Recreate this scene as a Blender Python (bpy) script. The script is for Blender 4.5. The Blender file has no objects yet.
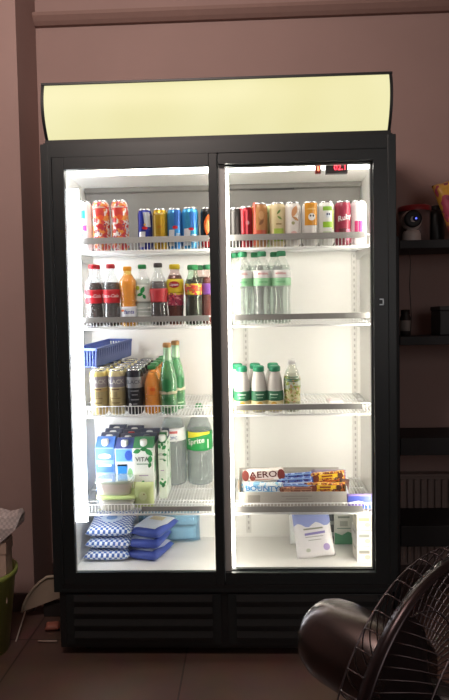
import bpy, bmesh, math, random
from mathutils import Vector, Matrix, noise
sc = bpy.context.scene
COL = sc.collection
PI = math.pi
random.seed(7)

# ------------------------------------------------------------ camera, world, light, exposure
CAM = Vector((0.0947, -2.0465, 1.1724)); YAW, PITCH, ROLL, FPX = -0.0383, 0.0454, 0.0181, 600.0
fw = Vector((math.sin(YAW)*math.cos(PITCH), math.cos(YAW)*math.cos(PITCH), -math.sin(PITCH)))
rt = Vector((math.cos(YAW), -math.sin(YAW), 0)); up = rt.cross(fw)
rt2 = rt*math.cos(ROLL) - up*math.sin(ROLL); up2 = rt*math.sin(ROLL) + up*math.cos(ROLL)
cd = bpy.data.cameras.new('camera'); cam = bpy.data.objects.new('camera', cd); COL.objects.link(cam)
cd.sensor_fit = 'VERTICAL'; cd.sensor_height = 24; cd.lens = FPX/700*24; cd.clip_start = .02
M = Matrix((rt2, up2, -fw)).transposed().to_4x4(); M.translation = CAM
cam.matrix_world = M
sc.camera = cam
sc.view_settings.view_transform = 'Standard'; sc.view_settings.look = 'None'
sc.view_settings.gamma = 1; sc.view_settings.use_curve_mapping = False
sc.view_settings.exposure = 0.0
w = bpy.data.worlds.new('world'); sc.world = w; w.use_nodes = True
w.node_tree.nodes['Background'].inputs[0].default_value = (.95, .80, .78, 1)
w.node_tree.nodes['Background'].inputs[1].default_value = .05
def area(name, loc, target, size, power, col):
    l = bpy.data.lights.new(name, 'AREA'); l.energy = power; l.color = col; l.shape = 'RECTANGLE'
    l.size, l.size_y = size
    o = bpy.data.objects.new(name, l); COL.objects.link(o); o.location = loc
    o.rotation_euler = (Vector(target)-Vector(loc)).to_track_quat('-Z', 'Y').to_euler()
    return o
area('ceiling_lamp', (-.38, -1.3, 2.64), (-.6, .9, 1.9), (.6, .4), 30, (1, .84, .76))
area('added_fill_light', (1.2, -3.1, 1.55), (.0, .5, 1.3), (1.6, 1.1), 11, (1, .95, .92))  # soft neutral fill added behind the camera to lift dark areas, no real window

def at(px, py, Y):
    """world X and Z of a pixel measured in the photograph, at depth Y"""
    a, b = px-224.5, py-350
    x = (a*math.cos(ROLL)-b*math.sin(ROLL))/FPX; z = -(a*math.sin(ROLL)+b*math.cos(ROLL))/FPX
    d = rt*x + up*z + fw
    t = (Y-CAM.y)/d.y
    return CAM.x+d.x*t, CAM.z+d.z*t

# ------------------------------------------------------------ materials
def lin(h):
    h = h.lstrip('#'); v = [int(h[i:i+2], 16)/255 for i in (0, 2, 4)]
    return tuple(x/12.92 if x <= .04045 else ((x+.055)/1.055)**2.4 for x in v)+(1,)
MATS = {}
def P(hexc, rough=.5, metal=0., var=.08, scale=30, bump=0., name=None, coat=0., emis=0.):
    k = (hexc, rough, metal, var, scale, bump, coat, emis)
    if k in MATS: return MATS[k]
    m = bpy.data.materials.new(name or 'surface_'+hexc.strip('#')); m.use_nodes = True
    nt = m.node_tree; b = nt.nodes['Principled BSDF']
    c = lin(hexc)
    b.inputs['Roughness'].default_value = rough; b.inputs['Metallic'].default_value = metal
    if coat: b.inputs['Coat Weight'].default_value = coat
    tc = nt.nodes.new('ShaderNodeTexCoord'); n = nt.nodes.new('ShaderNodeTexNoise')
    n.inputs['Scale'].default_value = scale; n.inputs['Detail'].default_value = 3
    nt.links.new(tc.outputs['Object'], n.inputs['Vector'])
    mx = nt.nodes.new('ShaderNodeMix'); mx.data_type = 'RGBA'
    mx.inputs[6].default_value = tuple(x*(1-var) for x in c[:3])+(1,)
    mx.inputs[7].default_value = tuple(min(1, x*(1+var)) for x in c[:3])+(1,)
    nt.links.new(n.outputs['Fac'], mx.inputs[0]); nt.links.new(mx.outputs[2], b.inputs['Base Color'])
    if emis:
        nt.links.new(mx.outputs[2], b.inputs['Emission Color']); b.inputs['Emission Strength'].default_value = emis
    if bump:
        bp = nt.nodes.new('ShaderNodeBump'); bp.inputs['Strength'].default_value = bump; bp.inputs['Distance'].default_value = .004
        nt.links.new(n.outputs['Fac'], bp.inputs['Height']); nt.links.new(bp.outputs['Normal'], b.inputs['Normal'])
    MATS[k] = m
    return m
def clear(hexc='#ffffff', t=.8, name='clear_plastic', diff=.5, rough=.05):
    k = ('clear', hexc, t, diff)
    if k in MATS: return MATS[k]
    m = bpy.data.materials.new(name); m.use_nodes = True; nt = m.node_tree; nt.nodes.clear()
    out = nt.nodes.new('ShaderNodeOutputMaterial'); tr = nt.nodes.new('ShaderNodeBsdfTransparent')
    gl = nt.nodes.new('ShaderNodeBsdfGlossy'); df = nt.nodes.new('ShaderNodeBsdfDiffuse')
    lw = nt.nodes.new('ShaderNodeLayerWeight'); lw.inputs[0].default_value = .25
    c = lin(hexc); tr.inputs[0].default_value = c; df.inputs[0].default_value = c
    gl.inputs['Roughness'].default_value = rough; gl.inputs[0].default_value = (1, 1, 1, 1)
    m1 = nt.nodes.new('ShaderNodeMixShader'); m1.inputs[0].default_value = (1-t)*diff
    nt.links.new(tr.outputs[0], m1.inputs[1]); nt.links.new(df.outputs[0], m1.inputs[2])
    m2 = nt.nodes.new('ShaderNodeMixShader')
    mm = nt.nodes.new('ShaderNodeMath'); mm.operation = 'MULTIPLY'; mm.inputs[1].default_value = min(1, (1-t)*2.2)
    nt.links.new(lw.outputs['Facing'], mm.inputs[0]); nt.links.new(mm.outputs[0], m2.inputs[0])
    nt.links.new(m1.outputs[0], m2.inputs[1]); nt.links.new(gl.outputs[0], m2.inputs[2])
    nt.links.new(m2.outputs[0], out.inputs[0])
    MATS[k] = m
    return m
def emit(hexc, s, name):
    k = ('emit', hexc, s)
    if k in MATS: return MATS[k]
    m = bpy.data.materials.new(name); m.use_nodes = True; nt = m.node_tree; b = nt.nodes['Principled BSDF']
    b.inputs['Base Color'].default_value = (.6, .6, .6, 1)
    b.inputs['Emission Color'].default_value = lin(hexc); b.inputs['Emission Strength'].default_value = s
    MATS[k] = m
    return m
def bands(name, stops, rough=.3, metal=0., axis=2, spots=None, scale=60):
    """hard-edged printed bands along the generated axis; spots = (hex, amount) printed blotches"""
    m = bpy.data.materials.new(name); m.use_nodes = True; nt = m.node_tree; b = nt.nodes['Principled BSDF']
    b.inputs['Roughness'].default_value = rough; b.inputs['Metallic'].default_value = metal
    tc = nt.nodes.new('ShaderNodeTexCoord'); sp = nt.nodes.new('ShaderNodeSeparateXYZ'); cr = nt.nodes.new('ShaderNodeValToRGB')
    nt.links.new(tc.outputs['Generated'], sp.inputs[0]); nt.links.new(sp.outputs[axis], cr.inputs[0])
    cr.color_ramp.interpolation = 'CONSTANT'; e = cr.color_ramp.elements
    e[0].position = stops[0][0]; e[0].color = lin(stops[0][1]); e.remove(e[1])
    for p, c in stops[1:]:
        x = e.new(p); x.color = lin(c)
    src = cr.outputs[0]
    for i, (c, amt) in enumerate(spots or []):
        v = nt.nodes.new('ShaderNodeTexNoise'); v.inputs['Scale'].default_value = scale*(1+.4*i); v.inputs['Detail'].default_value = 1
        nt.links.new(tc.outputs['Object'], v.inputs['Vector'])
        off = nt.nodes.new('ShaderNodeVectorMath'); off.operation = 'ADD'; off.inputs[1].default_value = (3.1*i, 1.7*i, .9*i)
        nt.links.new(tc.outputs['Object'], off.inputs[0]); nt.links.new(off.outputs[0], v.inputs['Vector'])
        g = nt.nodes.new('ShaderNodeMath'); g.operation = 'GREATER_THAN'; g.inputs[1].default_value = 1-amt
        nt.links.new(v.outputs['Fac'], g.inputs[0])
        mx = nt.nodes.new('ShaderNodeMix'); mx.data_type = 'RGBA'; mx.inputs[7].default_value = lin(c)
        nt.links.new(g.outputs[0], mx.inputs[0]); nt.links.new(src, mx.inputs[6]); src = mx.outputs[2]
    nt.links.new(src, b.inputs['Base Color'])
    return m
def checker(name, c1, c2, scale, rough=.4):
    m = bpy.data.materials.new(name); m.use_nodes = True; nt = m.node_tree; b = nt.nodes['Principled BSDF']
    b.inputs['Roughness'].default_value = rough
    tc = nt.nodes.new('ShaderNodeTexCoord'); ck = nt.nodes.new('ShaderNodeTexChecker'); ck.inputs['Scale'].default_value = scale
    mp = nt.nodes.new('ShaderNodeMapping'); mp.inputs['Scale'].default_value = (1, .001, 1)
    nt.links.new(tc.outputs['Object'], mp.inputs[0]); nt.links.new(mp.outputs[0], ck.inputs['Vector'])
    ck.inputs['Color1'].default_value = lin(c1); ck.inputs['Color2'].default_value = lin(c2)
    nt.links.new(ck.outputs[0], b.inputs['Base Color'])
    return m

# ------------------------------------------------------------ mesh helpers
def box(bm, x0, x1, y0, y1, z0, z1, bev=0., mi=0):
    vs = [bm.verts.new((x, y, z)) for x in (x0, x1) for y in (y0, y1) for z in (z0, z1)]
    fs = []
    for q in ((0, 1, 3, 2), (4, 6, 7, 5), (0, 4, 5, 1), (2, 3, 7, 6), (0, 2, 6, 4), (1, 5, 7, 3)):
        f = bm.faces.new([vs[i] for i in q]); f.material_index = mi; fs.append(f)
    if bev:
        es = list({e for f in fs for e in f.edges})
        bmesh.ops.bevel(bm, geom=es, offset=bev, segments=2, affect='EDGES', profile=.5)
    return vs
def lathe(bm, prof, n=24, mi=0, close=True, smooth=True, cx=0, cy=0):
    rings = []
    for r, z in prof:
        rings.append([bm.verts.new((cx+r*math.sin(2*PI*i/n), cy-r*math.cos(2*PI*i/n), z)) for i in range(n)])
    for a, b in zip(rings, rings[1:]):
        for i in range(n):
            f = bm.faces.new((a[i], a[(i+1) % n], b[(i+1) % n], b[i])); f.smooth = smooth; f.material_index = mi
    if close:
        if prof[0][0] > 1e-5: bm.faces.new(rings[0][::-1]).material_index = mi
        if prof[-1][0] > 1e-5: bm.faces.new(rings[-1]).material_index = mi
def tube(bm, pts, r, n=6, closed=False, mi=0):
    pts = [Vector(p) for p in pts]; N = len(pts); rings = []; ref = None
    for i, p in enumerate(pts):
        a = pts[(i-1) % N] if (closed or i > 0) else p; b = pts[(i+1) % N] if (closed or i < N-1) else p
        t = (b-a).normalized()
        if ref is None: ref = t.orthogonal().normalized()
        ref = (ref - t*ref.dot(t)).normalized(); s = t.cross(ref)
        rr = r[i] if isinstance(r, (list, tuple)) else r
        rings.append([bm.verts.new(p+ref*rr*math.cos(2*PI*k/n)+s*rr*math.sin(2*PI*k/n)) for k in range(n)])
    for i in range(N if closed else N-1):
        a, b = rings[i], rings[(i+1) % N]
        for k in range(n):
            f = bm.faces.new((a[k], a[(k+1) % n], b[(k+1) % n], b[k])); f.smooth = True; f.material_index = mi
    if not closed:
        bm.faces.new(rings[0][::-1]).material_index = mi; bm.faces.new(rings[-1]).material_index = mi
def prism(bm, poly, axis, a0, a1, mi=0):
    """poly in the two other axes, extruded along axis"""
    def mk(u, v, a):
        return {0: (a, u, v), 1: (u, a, v), 2: (u, v, a)}[axis]
    A = [bm.verts.new(mk(u, v, a0)) for u, v in poly]; B = [bm.verts.new(mk(u, v, a1)) for u, v in poly]
    n = len(poly)
    for i in range(n):
        bm.faces.new((A[i], A[(i+1) % n], B[(i+1) % n], B[i])).material_index = mi
    bm.faces.new(A[::-1]).material_index = mi; bm.faces.new(B).material_index = mi
def pillow(bm, w, h, t, nx=14, nz=14, crimp=.0, wob=.0, seed=0, p=4, mi=0):
    """soft packet in the XZ plane, base at z=0, front towards -y"""
    f, b = [], []
    for j in range(nz+1):
        rf, rb = [], []
        for i in range(nx+1):
            u, v = 2*i/nx-1, 2*j/nz-1
            th = t/2*max(0, 1-abs(u)**p)**.5*max(0, 1-abs(v)**p)**.5
            x, z = u*w/2*(1-.03*(1-abs(v))), (v+1)*h/2
            q = Vector((x*22+seed, z*22, seed*1.7)); dn = noise.noise(q)*wob
            edge = (abs(u) == 1 or abs(v) == 1)
            z2 = z + noise.noise(q+Vector((9, 2, 1)))*wob*.5
            yy = dn if not edge else noise.noise(Vector((x*60+seed, z*60, 5)))*crimp
            va = bm.verts.new((x, yy*.6-th, z2)); rf.append(va)
            rb.append(va if edge else bm.verts.new((x, dn*.3+th, z2)))
        f.append(rf); b.append(rb)
    for j in range(nz):
        for i in range(nx):
            q = bm.faces.new((f[j][i], f[j][i+1], f[j+1][i+1], f[j+1][i])); q.smooth = True; q.material_index = mi
            try:
                q = bm.faces.new((b[j][i], b[j+1][i], b[j+1][i+1], b[j][i+1])); q.smooth = True; q.material_index = mi
            except ValueError: pass
def BM(): return bmesh.new()
def obj(name, bm, mats, parent=None, loc=(0, 0, 0), rot=(0, 0, 0), label=None, fix=True):
    if fix: bmesh.ops.recalc_face_normals(bm, faces=bm.faces)
    me = bpy.data.meshes.new(name); bm.to_mesh(me); bm.free()
    if not isinstance(mats, (list, tuple)): mats = [mats]
    for m in mats: me.materials.append(m)
    o = bpy.data.objects.new(name, me); COL.objects.link(o)
    o.location = loc; o.rotation_euler = rot
    if parent: o.parent = parent
    if label: o['label'] = label
    return o
def tag(o, label, cat, group=None, kind=None):
    o['label'] = label; o['category'] = cat
    if group: o['group'] = group
    if kind: o['kind'] = kind
    return o
def thing(name, label, cat, loc=(0, 0, 0), rz=0, group=None, rot=None):
    o = bpy.data.objects.new(name, None); COL.objects.link(o); o.empty_display_size = .02
    o.location = loc; o.rotation_euler = rot or (0, 0, rz)
    return tag(o, label, cat, group)
def dup(root, loc, rz=None, label=None, group=None, rot=None):
    r = root.copy(); COL.objects.link(r); r.location = loc
    if rot: r.rotation_euler = rot
    elif rz is not None: r.rotation_euler = (0, 0, rz)
    if label: r['label'] = label
    if group: r['group'] = group
    def rec(src, dst):
        for ch in src.children:
            c = ch.copy(); COL.objects.link(c); c.parent = dst; rec(ch, c)
    rec(root, r)
    return r
def struct(name, bm, m, **k):
    o = obj(name, bm, m, **k); o['kind'] = 'structure'
    return o
_tc = {}
def text_polys(s, size):
    k = (s, size)
    if k not in _tc:
        cu = bpy.data.curves.new('lettering', 'FONT'); cu.body = s; cu.size = size; cu.align_x = 'CENTER'; cu.align_y = 'CENTER'
        cu.resolution_u = 2; cu.offset = size*.012
        o = bpy.data.objects.new('lettering', cu); COL.objects.link(o)
        dg = bpy.context.evaluated_depsgraph_get(); me = bpy.data.meshes.new_from_object(o.evaluated_get(dg))
        _tc[k] = ([(v.co.x, v.co.y) for v in me.vertices], [tuple(p.vertices) for p in me.polygons])
        COL.objects.unlink(o); bpy.data.objects.remove(o); bpy.data.meshes.remove(me)
    return _tc[k]
def rprof(prof):
    pr = sorted(prof, key=lambda p: p[1])
    def f(z):
        for (r0, z0), (r1, z1) in zip(pr, pr[1:]):
            if z0 <= z <= z1 and z1 > z0: return r0+(r1-r0)*(z-z0)/(z1-z0)
        return pr[-1][0] if z > pr[-1][1] else pr[0][0]
    return f
def cyl(rf, z, off=.0006, a0=0.):
    """maps flat artwork round a cylinder whose radius is a number or a function of height"""
    def f(s, t):
        r = (rf(z+t) if callable(rf) else rf)+off; a = a0+s/r
        return (r*math.sin(a), -r*math.cos(a), z+t)
    return f
def flat(x, y, z): return lambda s, t: (x+s, y, z+t)
def sidex(x, y, z, sg=1): return lambda s, t: (x, y+sg*s, z+t)
def top(x, y, z): return lambda s, t: (x+s, y+t, z)
def lettering(s, size, mp, mat, parent, sx=1., rot=0., name='lettering', slant=0., label=None):
    v, fs = text_polys(s, size); bm = BM(); c, q = math.cos(rot), math.sin(rot)
    vs = []
    for x, y in v:
        x = (x+slant*y)*sx; vs.append(bm.verts.new(mp(x*c-y*q, x*q+y*c)))
    for p in fs:
        try: bm.faces.new([vs[i] for i in p])
        except ValueError: pass
    return obj(name, bm, mat, parent, label=label, fix=False)
def decal(poly, mp, mat, parent, name='print', cuts=2, label=None):
    bm = BM(); vs = [bm.verts.new((x, y, 0)) for x, y in poly]; bm.faces.new(vs)
    bmesh.ops.triangulate(bm, faces=bm.faces[:])
    for _ in range(cuts): bmesh.ops.subdivide_edges(bm, edges=bm.edges[:], cuts=1, use_grid_fill=True)
    for v in bm.verts: v.co = mp(v.co.x, v.co.y)
    return obj(name, bm, mat, parent, label=label, fix=False)
def rect(w, h, x=0, y=0, sk=0): return [(x-w/2-sk, y-h/2), (x+w/2-sk, y-h/2), (x+w/2+sk, y+h/2), (x-w/2+sk, y+h/2)]
def oval(w, h, x=0, y=0, n=14, rot=0.):
    c, q = math.cos(rot), math.sin(rot)
    return [(x+w/2*math.cos(2*PI*i/n)*c-h/2*math.sin(2*PI*i/n)*q, y+w/2*math.cos(2*PI*i/n)*q+h/2*math.sin(2*PI*i/n)*c) for i in range(n)]
def leaf(w, h, x, y, rot):
    c, q = math.cos(rot), math.sin(rot); o = []
    for u, v in ((-.5, 0), (-.25, .35), (.05, .5), (.3, .32), (.5, 0), (.3, -.32), (.05, -.5), (-.25, -.35)):
        o.append((x+u*w*c-v*h*q, y+u*w*q+v*h*c))
    return o
def ring(prof, z0, z1, off, n=24, steps=8):
    rf = rprof(prof); bm = BM()
    pts = [(rf(z0+(z1-z0)*i/steps)+off, z0+(z1-z0)*i/steps) for i in range(steps+1)]
    pts = [(rf(z0)+.0001, z0)]+pts+[(rf(z1)+.0001, z1)]
    lathe(bm, pts, n, close=False)
    return bm

# ============================================================ ROOM
wall_m = P('#a58a84', .85, var=.07, scale=3.5, bump=.15, name='painted_plaster')
WY = .66
bm = BM(); box(bm, -.95, 2.2, WY, WY+.1, 0, 2.75); struct('wall_back', bm, wall_m)
bm = BM(); prism(bm, [(-2.6, .35), (-.80, .35), (-.835, WY+.1), (-2.6, WY+.1)], 2, 0, 2.75); struct('wall_left', bm, wall_m)
bm = BM(); box(bm, -2.7, -2.6, -3.2, .8, 0, 2.75); struct('wall_far_left', bm, wall_m)
bm = BM(); box(bm, 2.2, 2.3, -3.2, .8, 0, 2.75); struct('wall_right', bm, wall_m)
bm = BM(); box(bm, -2.7, 2.3, -3.3, -3.2, 0, 2.75); struct('wall_front', bm, wall_m)
bm = BM(); box(bm, -2.7, 2.3, -3.3, .8, 2.75, 2.85); struct('ceiling', bm, P('#b89c92', .9, name='ceiling_paint'))
# floor: dark brown tiles with grout
fm = bpy.data.materials.new('brown_floor_tiles'); fm.use_nodes = True; nt = fm.node_tree; b = nt.nodes['Principled BSDF']
tc = nt.nodes.new('ShaderNodeTexCoord'); br = nt.nodes.new('ShaderNodeTexBrick'); mp = nt.nodes.new('ShaderNodeMapping')
mp.inputs['Location'].default_value = (.14, -.12, 0)
nt.links.new(tc.outputs['Object'], mp.inputs[0]); nt.links.new(mp.outputs[0], br.inputs['Vector'])
br.offset = 0; br.inputs['Scale'].default_value = 1; br.inputs['Brick Width'].default_value = .6; br.inputs['Row Height'].default_value = .6
br.inputs['Mortar Size'].default_value = .003; br.inputs['Color1'].default_value = lin('#685048'); br.inputs['Color2'].default_value = lin('#5f4941')
br.inputs['Mortar'].default_value = lin('#3a2d29')
nz = nt.nodes.new('ShaderNodeTexNoise'); nz.inputs['Scale'].default_value = 9; nz.inputs['Detail'].default_value = 5
mx = nt.nodes.new('ShaderNodeMix'); mx.data_type = 'RGBA'; mx.blend_type = 'MULTIPLY'; mx.inputs[0].default_value = .5
nt.links.new(tc.outputs['Object'], nz.inputs['Vector']); nt.links.new(br.outputs[0], mx.inputs[6]); nt.links.new(nz.outputs['Color'], mx.inputs[7])
nt.links.new(mx.outputs[2], b.inputs['Base Color']); b.inputs['Roughness'].default_value = .45
bm = BM(); box(bm, -2.7, 2.3, -3.3, .8, -.1, 0); struct('floor', bm, fm)
bbm = P('#4b3a36', .5, name='baseboard_paint')
bm = BM(); box(bm, -2.6, -.80, .338, .35, 0, .075, .003); struct('baseboard_left', bm, bbm)
bm = BM(); box(bm, -.83, 2.2, WY-.012, WY, 0, .075, .003); struct('baseboard_back', bm, bbm)
bm = BM(); prism(bm, [(WY-.05, 2.545), (WY, 2.545), (WY, 2.50), (WY-.02, 2.50), (WY-.035, 2.512), (WY-.05, 2.53)], 0, -.83, 2.2)
struct('trim_1', bm, P('#8f726a', .7, name='cornice_plaster'))

# ============================================================ REFRIGERATOR
blk = P('#1a2022', .42, var=.1, name='black_powder_coat'); blk2 = P('#16181a', .5, name='dark_plastic')
wht = P('#f1efeb', .35, var=.02, name='white_enamel'); wire_m = P('#e8e8e8', .35, var=.02, name='white_coated_wire')
greyp = P('#83817e', .4, name='grey_plastic_strip'); alum = P('#8b8d90', .35, .6, name='brushed_aluminium')
F = thing('display_refrigerator', 'large black double sliding-door drinks refrigerator with a lit yellow sign on top', 'refrigerator', (0, 0, 0))
bm = BM()
box(bm, -.6, -.572, 0, .60, .235, 1.79, .002); box(bm, .572, .6, 0, .60, .235, 1.79, .002)
box(bm, -.572, .572, .505, .60, .24, 1.785); box(bm, -.572, .572, .0, .505, 1.745, 1.789)
box(bm, -.572, .572, 0, .505, .236, .246)
obj('cabinet', bm, blk, F)
# liner: walls, floor and ceiling as thin plates
bm = BM()
box(bm, -.572, -.569, .07, .505, .246, 1.745); box(bm, .569, .572, .07, .505, .246, 1.745)
box(bm, -.569, .569, .498, .505, .246, 1.745); box(bm, -.569, .569, .0725, .498, .246, .252)
box(bm, -.569, .569, .0725, .498, 1.735, 1.745)
for x in (-.198, .25): box(bm, x-.0015, x+.0015, .4965, .498, .252, 1.45)
obj('liner', bm, wht, F)
bm = BM(); prism(bm, [(.425, 1.734), (.497, 1.734), (.497, 1.475), (.455, 1.475), (.44, 1.712), (.425, 1.716)], 0, -.565, .565)
ev = obj('evaporator_cover', bm, P('#6f6c68', .5, .0, name='grey_metal_cover'), F)
bm = BM()
for i in range(20): box(bm, .115+i*.0092, .120+i*.0092, .4265, .4385, 1.7105, 1.7150)
obj('vent_slots', bm, P('#2c2c2c', .8, name='vent_dark'), ev)
# base with louvred panels
bm = BM(); box(bm, -.585, .585, .012, .60, .03, .235, .003)
for x in (-.5, .5):
    for y in (.08, .52): lathe(bm, [(.02, 0), (.02, .012), (.012, .014), (.012, .032)], 14, cx=x, cy=y)
base = obj('base', bm, blk2, F)
for x0, x1 in ((-.56, -.012), (.012, .56)):
    bm = BM(); box(bm, x0, x1, .006, .0125, .045, .225, .001)
    pnl = obj('louvre_panel', bm, blk, F)
    bm = BM()
    for k in range(4):
        z = .068+k*.043
        prism(bm, [(.006, z), (-.006, z+.004), (-.006, z+.008), (.006, z+.026)], 0, x0+.03, x1-.03)
    obj('louvre_slats', bm, P('#101112', .85, name='louvre_paint'), pnl)
# doors
def door(x0, x1, y0, y1, left):
    z0, z1 = .262, 1.745; s = .043
    bm = BM()
    if left:
        box(bm, x0, x0+s, y0, y1, z0, z1, .003); box(bm, x1-.031, x1, y0, y1, z0, z1, .003); xa, xb = x0+s, x1-.031
    else:
        box(bm, x0, x0+.030, y0, y1, z0, z1, .003); box(bm, x1-s, x1, y0, y1, z0, z1, .003); xa, xb = x0+.030, x1-s
    box(bm, xa, xb, y0+.001, y1-.001, 1.704, z1); box(bm, xa, xb, y0+.001, y1-.001, z0, .306)
    d = obj('sliding_door', bm, blk, F)
    bm = BM(); box(bm, xa-.002, xb+.002, (y0+y1)/2-.002, (y0+y1)/2+.002, .304, 1.706)
    obj('glass_pane', bm, clear('#fafcfc', .965, 'door_glass', .15, .02), d)
    bm = BM()
    g = .001; ya, yb = y1-.001, y1+.002
    box(bm, xa-.006, xa+g, ya, yb, .302, 1.708); box(bm, xb-g, xb+.006, ya, yb, .302, 1.708)
    box(bm, xa+g, xb-g, ya, yb, .302, .306+g); box(bm, xa+g, xb-g, ya, yb, 1.704-g, 1.708)
    obj('gasket', bm, P('#d5d5d2', .5, name='light_rubber'), d)
    return d, xa, xb
dl, lx0, lx1 = door(-.563, .003, .0, .018, True)
dr, rx0, rx1 = door(-.002, .563, .024, .042, False)
bm = BM(); box(bm, .004, .028, .0215, .024, .262, 1.745, .001)
obj('edge_profile', bm, P('#a8a8a6', .45), dr, label='grey aluminium edge profile')
# outer frame fills in front of the recessed right door
bm = BM(); box(bm, .006, .572, .003, .023, 1.709, 1.745); box(bm, .006, .572, .003, .023, .262, .302); box(bm, .525, .572, .003, .023, .302, 1.709); box(bm, -.572, -.5635, 0, .03, .262, 1.745)
obj('front_frame', bm, blk, F)
bm = BM(); box(bm, -.571, .571, .002, .07, .246, .2615)
obj('door_track', bm, blk2, F)
bm = BM(); box(bm, .543, .556, -.004, .004, 1.222, 1.226); box(bm, .543, .556, -.004, .004, 1.240, 1.244); box(bm, .553, .556, -.004, .004, 1.222, 1.244)
obj('lock', bm, P('#9aa0a4', .3, .8, name='lock_chrome'), F, label='small silver lock bracket')
# sign
def arc(n=14):
    o = []
    for i in range(n+1):
        t = i/n; z = 1.807+t*.178; y = .03-.13*t+.10*t*t
        o.append((y, z))
    return o
bm = BM()
A = arc()
vs0 = [bm.verts.new((-.578, y, z)) for y, z in A]; vs1 = [bm.verts.new((.578, y, z)) for y, z in A]
for i in range(len(A)-1):
    f = bm.faces.new((vs0[i], vs1[i], vs1[i+1], vs0[i+1])); f.smooth = True
B0 = [bm.verts.new((x, .045, z)) for x, z in ((-.578, 1.807), (.578, 1.807), (.578, 1.985), (-.578, 1.985))]
bm.faces.new((vs0[0], vs1[0], B0[1], B0[0])); bm.faces.new((vs0[-1], vs1[-1], B0[2], B0[3])); bm.faces.new(B0)
sm = bpy.data.materials.new('lit_yellow_acrylic'); sm.use_nodes = True; nt = sm.node_tree; b = nt.nodes['Principled BSDF']
tc = nt.nodes.new('ShaderNodeTexCoord'); n1 = nt.nodes.new('ShaderNodeTexNoise'); n1.inputs['Scale'].default_value = 2.2
cr = nt.nodes.new('ShaderNodeValToRGB'); cr.color_ramp.elements[0].position = .35; cr.color_ramp.elements[1].position = .65
cr.color_ramp.elements[0].color = lin('#eee7ae'); cr.color_ramp.elements[1].color = lin('#f5efbb')
nt.links.new(tc.outputs['Object'], n1.inputs['Vector']); nt.links.new(n1.outputs['Fac'], cr.inputs[0])
nt.links.new(cr.outputs[0], b.inputs['Emission Color']); b.inputs['Emission Strength'].default_value = .98
b.inputs['Base Color'].default_value = (.02, .02, .015, 1); b.inputs['Roughness'].default_value = .6
sign = obj('sign_face', bm, sm, F, label='pale yellow lit acrylic sign face')
bm = BM()
box(bm, -.586, .586, .05, .30, 1.80, 1.992, .002)
prism(bm, [(y-.003, z) for y, z in A]+[(.06, 1.985), (.06, 1.807)], 0, -.588, -.5785)
prism(bm, [(y-.003, z) for y, z in A]+[(.06, 1.985), (.06, 1.807)], 0, .5785, .588)
box(bm, -.5885, .5885, -.006, .06, 1.984, 1.992, .001); box(bm, -.588, .588, .018, .06, 1.79, 1.808)
box(bm, -.59, .59, .006, .5, 1.788, 1.795)
obj('sign_housing', bm, blk2, F)
# controls under the header
cx, cz = at(336.5, 169, .08)
bm = BM(); box(bm, cx-.038, cx+.038, .074, .095, cz-.016, cz+.02, .002)
cp = obj('control_display', bm, P('#4a4646', .4, name='display_housing'), F)
lettering('02.1', .026, flat(cx+.012, .0732, cz+.003), emit('#ff1433', 5, 'red_led'), cp, name='digits', label='glowing red digits')
cx, cz = at(318, 169, .08)
bm = BM(); box(bm, cx-.010, cx+.010, .074, .09, cz-.016, cz+.02, .002)
sw = obj('power_switch', bm, P('#7a1510', .3, name='switch_red'), F)
bm = BM(); box(bm, cx-.0035, cx+.0035, .072, .0745, cz-.008, cz+.008, .001); obj('rocker', bm, emit('#ff6a3c', 4, 'switch_glow'), sw)
# lamps
lamp = emit('#f8faff', 15.0, 'led_diffuser'); lampS = emit('#fff6e8', 24, 'led_diffuser_side'); lampR = emit('#fff6e8', 22, 'led_diffuser_warm'); lampT = emit('#fff8ee', 12, 'led_diffuser_top')
bm = BM(); prism(bm, [(-.568, .074), (-.502, .078), (-.494, .084), (-.502, .090), (-.568, .096)], 2, .46, 1.655)
obj('light_tube', bm, lamp, F, label='glaring white LED lamp down the left side')
bm = BM(); box(bm, .000, .038, .072, .080, .265, 1.69, .002); obj('light_tube', bm, lampR, F, label='LED lamp behind the middle stile')
bm = BM(); box(bm, .540, .567, .055, .066, .265, 1.69, .002); obj('light_tube', bm, lampS, F, label='LED lamp behind the right door stile')
bm = BM(); box(bm, -.50, .55, .100, .125, 1.708, 1.7345, .004); obj('light_tube', bm, lampT, F, label='LED lamp under the cabinet ceiling')
# uprights
def rail(x, y, ax):
    bm = BM()
    if ax == 'b': box(bm, x-.011, x+.011, y-.005, y, .27, 1.455)
    else: box(bm, x-.005, x, y-.011, y+.011, .27, 1.68)
    k = 0; z = .285
    while z < 1.44:
        if ax == 'b': box(bm, x-.003, x+.003, y-.0056, y-.0045, z, z+.012, mi=1)
        else: box(bm, x-.0056, x-.0045, y-.004, y+.004, z, z+.012, mi=1)
        z += .025
    obj('shelf_upright', bm, [P('#dddbd6', .4, name='upright_metal'), P('#b5b3af', .7, name='slot_grey')], F)
rail(.088, .497, 'b'); rail(.545, .497, 'b')
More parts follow.
